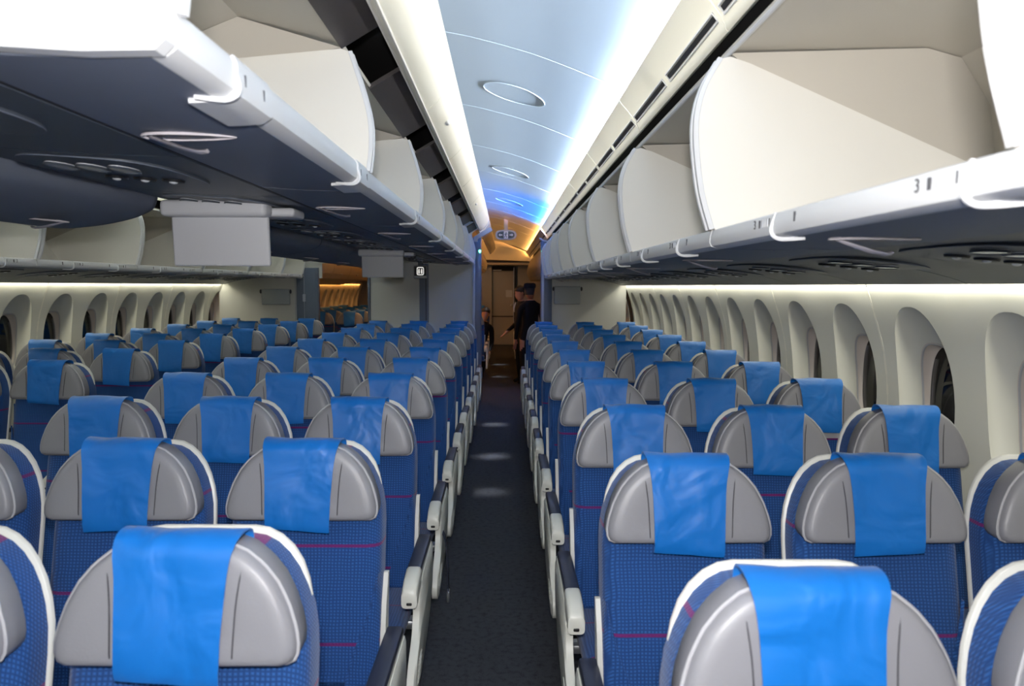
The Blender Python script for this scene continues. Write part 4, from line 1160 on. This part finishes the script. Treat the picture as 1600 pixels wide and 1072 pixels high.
def person(loc, height, yaw, label, pose='stand', hat=False, hair_bun=False, head_pitch=0.0, head_yaw=0.0, scarf=False):
    r = empty('person', loc); r.rotation_euler = (0, 0, yaw); tag(r, label, 'person')
    k = height / 1.75
    V = []; E = []; RD = []
    def add(p, rad, prev=None):
        V.append(tuple(q * k for q in p)); RD.append(tuple(q * k for q in rad) if isinstance(rad, tuple) else rad * k)
        if prev is not None: E.append((prev, len(V) - 1))
        return len(V) - 1
    hip = 0.93 if pose == 'stand' else 0.50
    pel = add((0, 0, hip), (0.155, 0.115))
    wst = add((0, 0.0, hip + 0.17), (0.135, 0.10), pel)
    chs = add((0, 0.0, hip + 0.36), (0.165, 0.115), wst)
    nck0 = add((0, 0.01, hip + 0.50), (0.095, 0.075), chs)
    nck1 = add((0, 0.0, hip + 0.585), (0.050, 0.052), nck0)
    for s in (-1, 1):
        if pose == 'stand':
            h = add((s * 0.095, 0, hip - 0.08), (0.095, 0.10), pel); kn = add((s * 0.10, -0.01, 0.50), (0.062, 0.065), h); an = add((s * 0.10, 0.02, 0.09), (0.040, 0.045), kn); add((s * 0.11, -0.11, 0.035), (0.035, 0.03), an)
        else:
            h = add((s * 0.10, -0.03, hip - 0.02), (0.09, 0.09), pel); kn = add((s * 0.11, -0.44, hip + 0.02), (0.065, 0.065), h); an = add((s * 0.11, -0.44, 0.09), (0.042, 0.045), kn); add((s * 0.11, -0.56, 0.035), (0.035, 0.03), an)
        sh = add((s * 0.175, 0.01, hip + 0.445), (0.062, 0.062), nck0)
        el = add((s * 0.235, 0.03, hip + 0.17), (0.047, 0.050), sh)
        wr = add((s * 0.20, -0.17, hip + 0.02) if s < 0 or pose != 'stand' else (s * 0.24, -0.04, hip - 0.08), 0.032, el)
        hx, hy, hz = V[wr]
        d = (Vector(V[wr]) - Vector(V[el])).normalized() / k
        pm = add(tuple(Vector((hx, hy, hz)) / k + d * 0.06), (0.036, 0.020), wr)
        for q, (o_, L) in enumerate(((-0.026, 0.075), (-0.009, 0.085), (0.009, 0.08), (0.026, 0.065))):
            base = Vector(V[pm]) / k + Vector((0, 0, 0)) + Vector((o_ * 0.8, 0, 0))
            f1 = add(tuple(base + d * 0.03), 0.009, pm); f2 = add(tuple(base + d * (0.03 + L * 0.5)), 0.0085, f1); add(tuple(base + d * (0.03 + L * 0.9) + Vector((0, -0.012, -0.01))), 0.0075, f2)
        th = Vector(V[pm]) / k - d * 0.02 + Vector((-s * 0.035, -0.01, 0))
        t1 = add(tuple(th), 0.010, pm); add(tuple(th + d * 0.04 + Vector((-s * 0.012, -0.008, 0))), 0.009, t1)
    me = skin_body(V, E, RD, 'body', 'uniform', r)
    zn = (hip + 0.555) * k
    wz = [Vector(V[i]) for i in range(len(V)) if RD[i] == 0.032 * k]
    for p in me.polygons:
        c = p.center
        if c.z > zn or any((Vector(c) - q).length < 0.20 * k and (c.z < q.z + 0.01) and (Vector(c) - q).length > 0.01 and c.z < q.z and min((Vector(c) - q2).length for q2 in wz) < 0.2 * k and c.z > (hip - 0.35) * k and abs(c.x) > 0.13 * k for q in wz):
            p.material_index = 1
    hc = (0, -0.015 * k, (hip + 0.70) * k)
    mb = MB(); M = head_mesh(mb, hc, k, head_yaw, head_pitch)
    bm = bmesh.new(); bm.from_mesh(me)
    b2 = bpy.data.meshes.new('h'); b2.from_pydata(mb.v, [], mb.f); b2.materials.append(MATS['uniform']); b2.materials.append(MATS['skin'])
    for p in b2.polygons: p.material_index = 1; p.use_smooth = True
    bm.from_mesh(b2); bm.to_mesh(me); bm.free()
    link('body', me, r)
    hb = MB()
    N = 20; rings = []
    for z, a, b, oy in ((-0.05, 0.074, 0.062, 0.045), (0.0, 0.083, 0.080, 0.032), (0.04, 0.086, 0.098, 0.018), (0.075, 0.082, 0.104, 0.010), (0.105, 0.066, 0.082, 0.010), (0.128, 0.034, 0.040, 0.012), (0.134, 0.008, 0.01, 0.012)):
        rings.append([M @ Vector((a * k * math.cos(2 * math.pi * q / N), (oy + b * math.sin(2 * math.pi * q / N)) * k, z * k)) + Vector(hc) for q in range(N)])
    hb.loft(rings)
    if hair_bun:
        e = MB().ell((0, 0.115 * k, 0.05 * k), 0.045 * k, 0.04 * k, 0.045 * k); e.v = [tuple(M @ Vector(p) + Vector(hc)) for p in e.v]; hb.add(e.v, e.f)
    hb.build('hair', 'hair', r, 60)
    if hat:
        e = MB()
        e.loft([[M @ Vector((a * k * math.cos(2 * math.pi * q / N), (0.01 + b * math.sin(2 * math.pi * q / N)) * k, z * k)) + Vector(hc) for q in range(N)] for z, a, b in ((0.065, 0.095, 0.115), (0.075, 0.098, 0.118), (0.11, 0.100, 0.118), (0.138, 0.090, 0.105), (0.148, 0.055, 0.065))])
        e.build('hat', 'uniform', r, 50)
    if scarf:
        MB().tube(spline([(-0.045 * k, -0.085 * k, (hip + 0.53) * k), (-0.02 * k, -0.125 * k, (hip + 0.44) * k), (0.0, -0.135 * k, (hip + 0.36) * k)], 4), 0.013 * k, 6).build('scarf', 'scarf', r)
    return r
person((0.385, 11.25, 0), 1.625, R(200), 'person in black uniform and hat standing with back turned beyond the partition', hat=True, head_yaw=R(-40))
person((0.262, 11.95, 0), 1.60, R(-70), 'shorter person in black uniform with pale scarf facing the aisle, head bowed', hair_bun=True, head_pitch=R(18), scarf=True)
sp_ = person((-0.56, 13.0, 0.03), 1.60, R(6), 'dark-haired person seated beside the aisle beyond the partition, leaning out', pose='sit', head_pitch=R(10))
sp_.rotation_euler = (0, R(11), R(6))
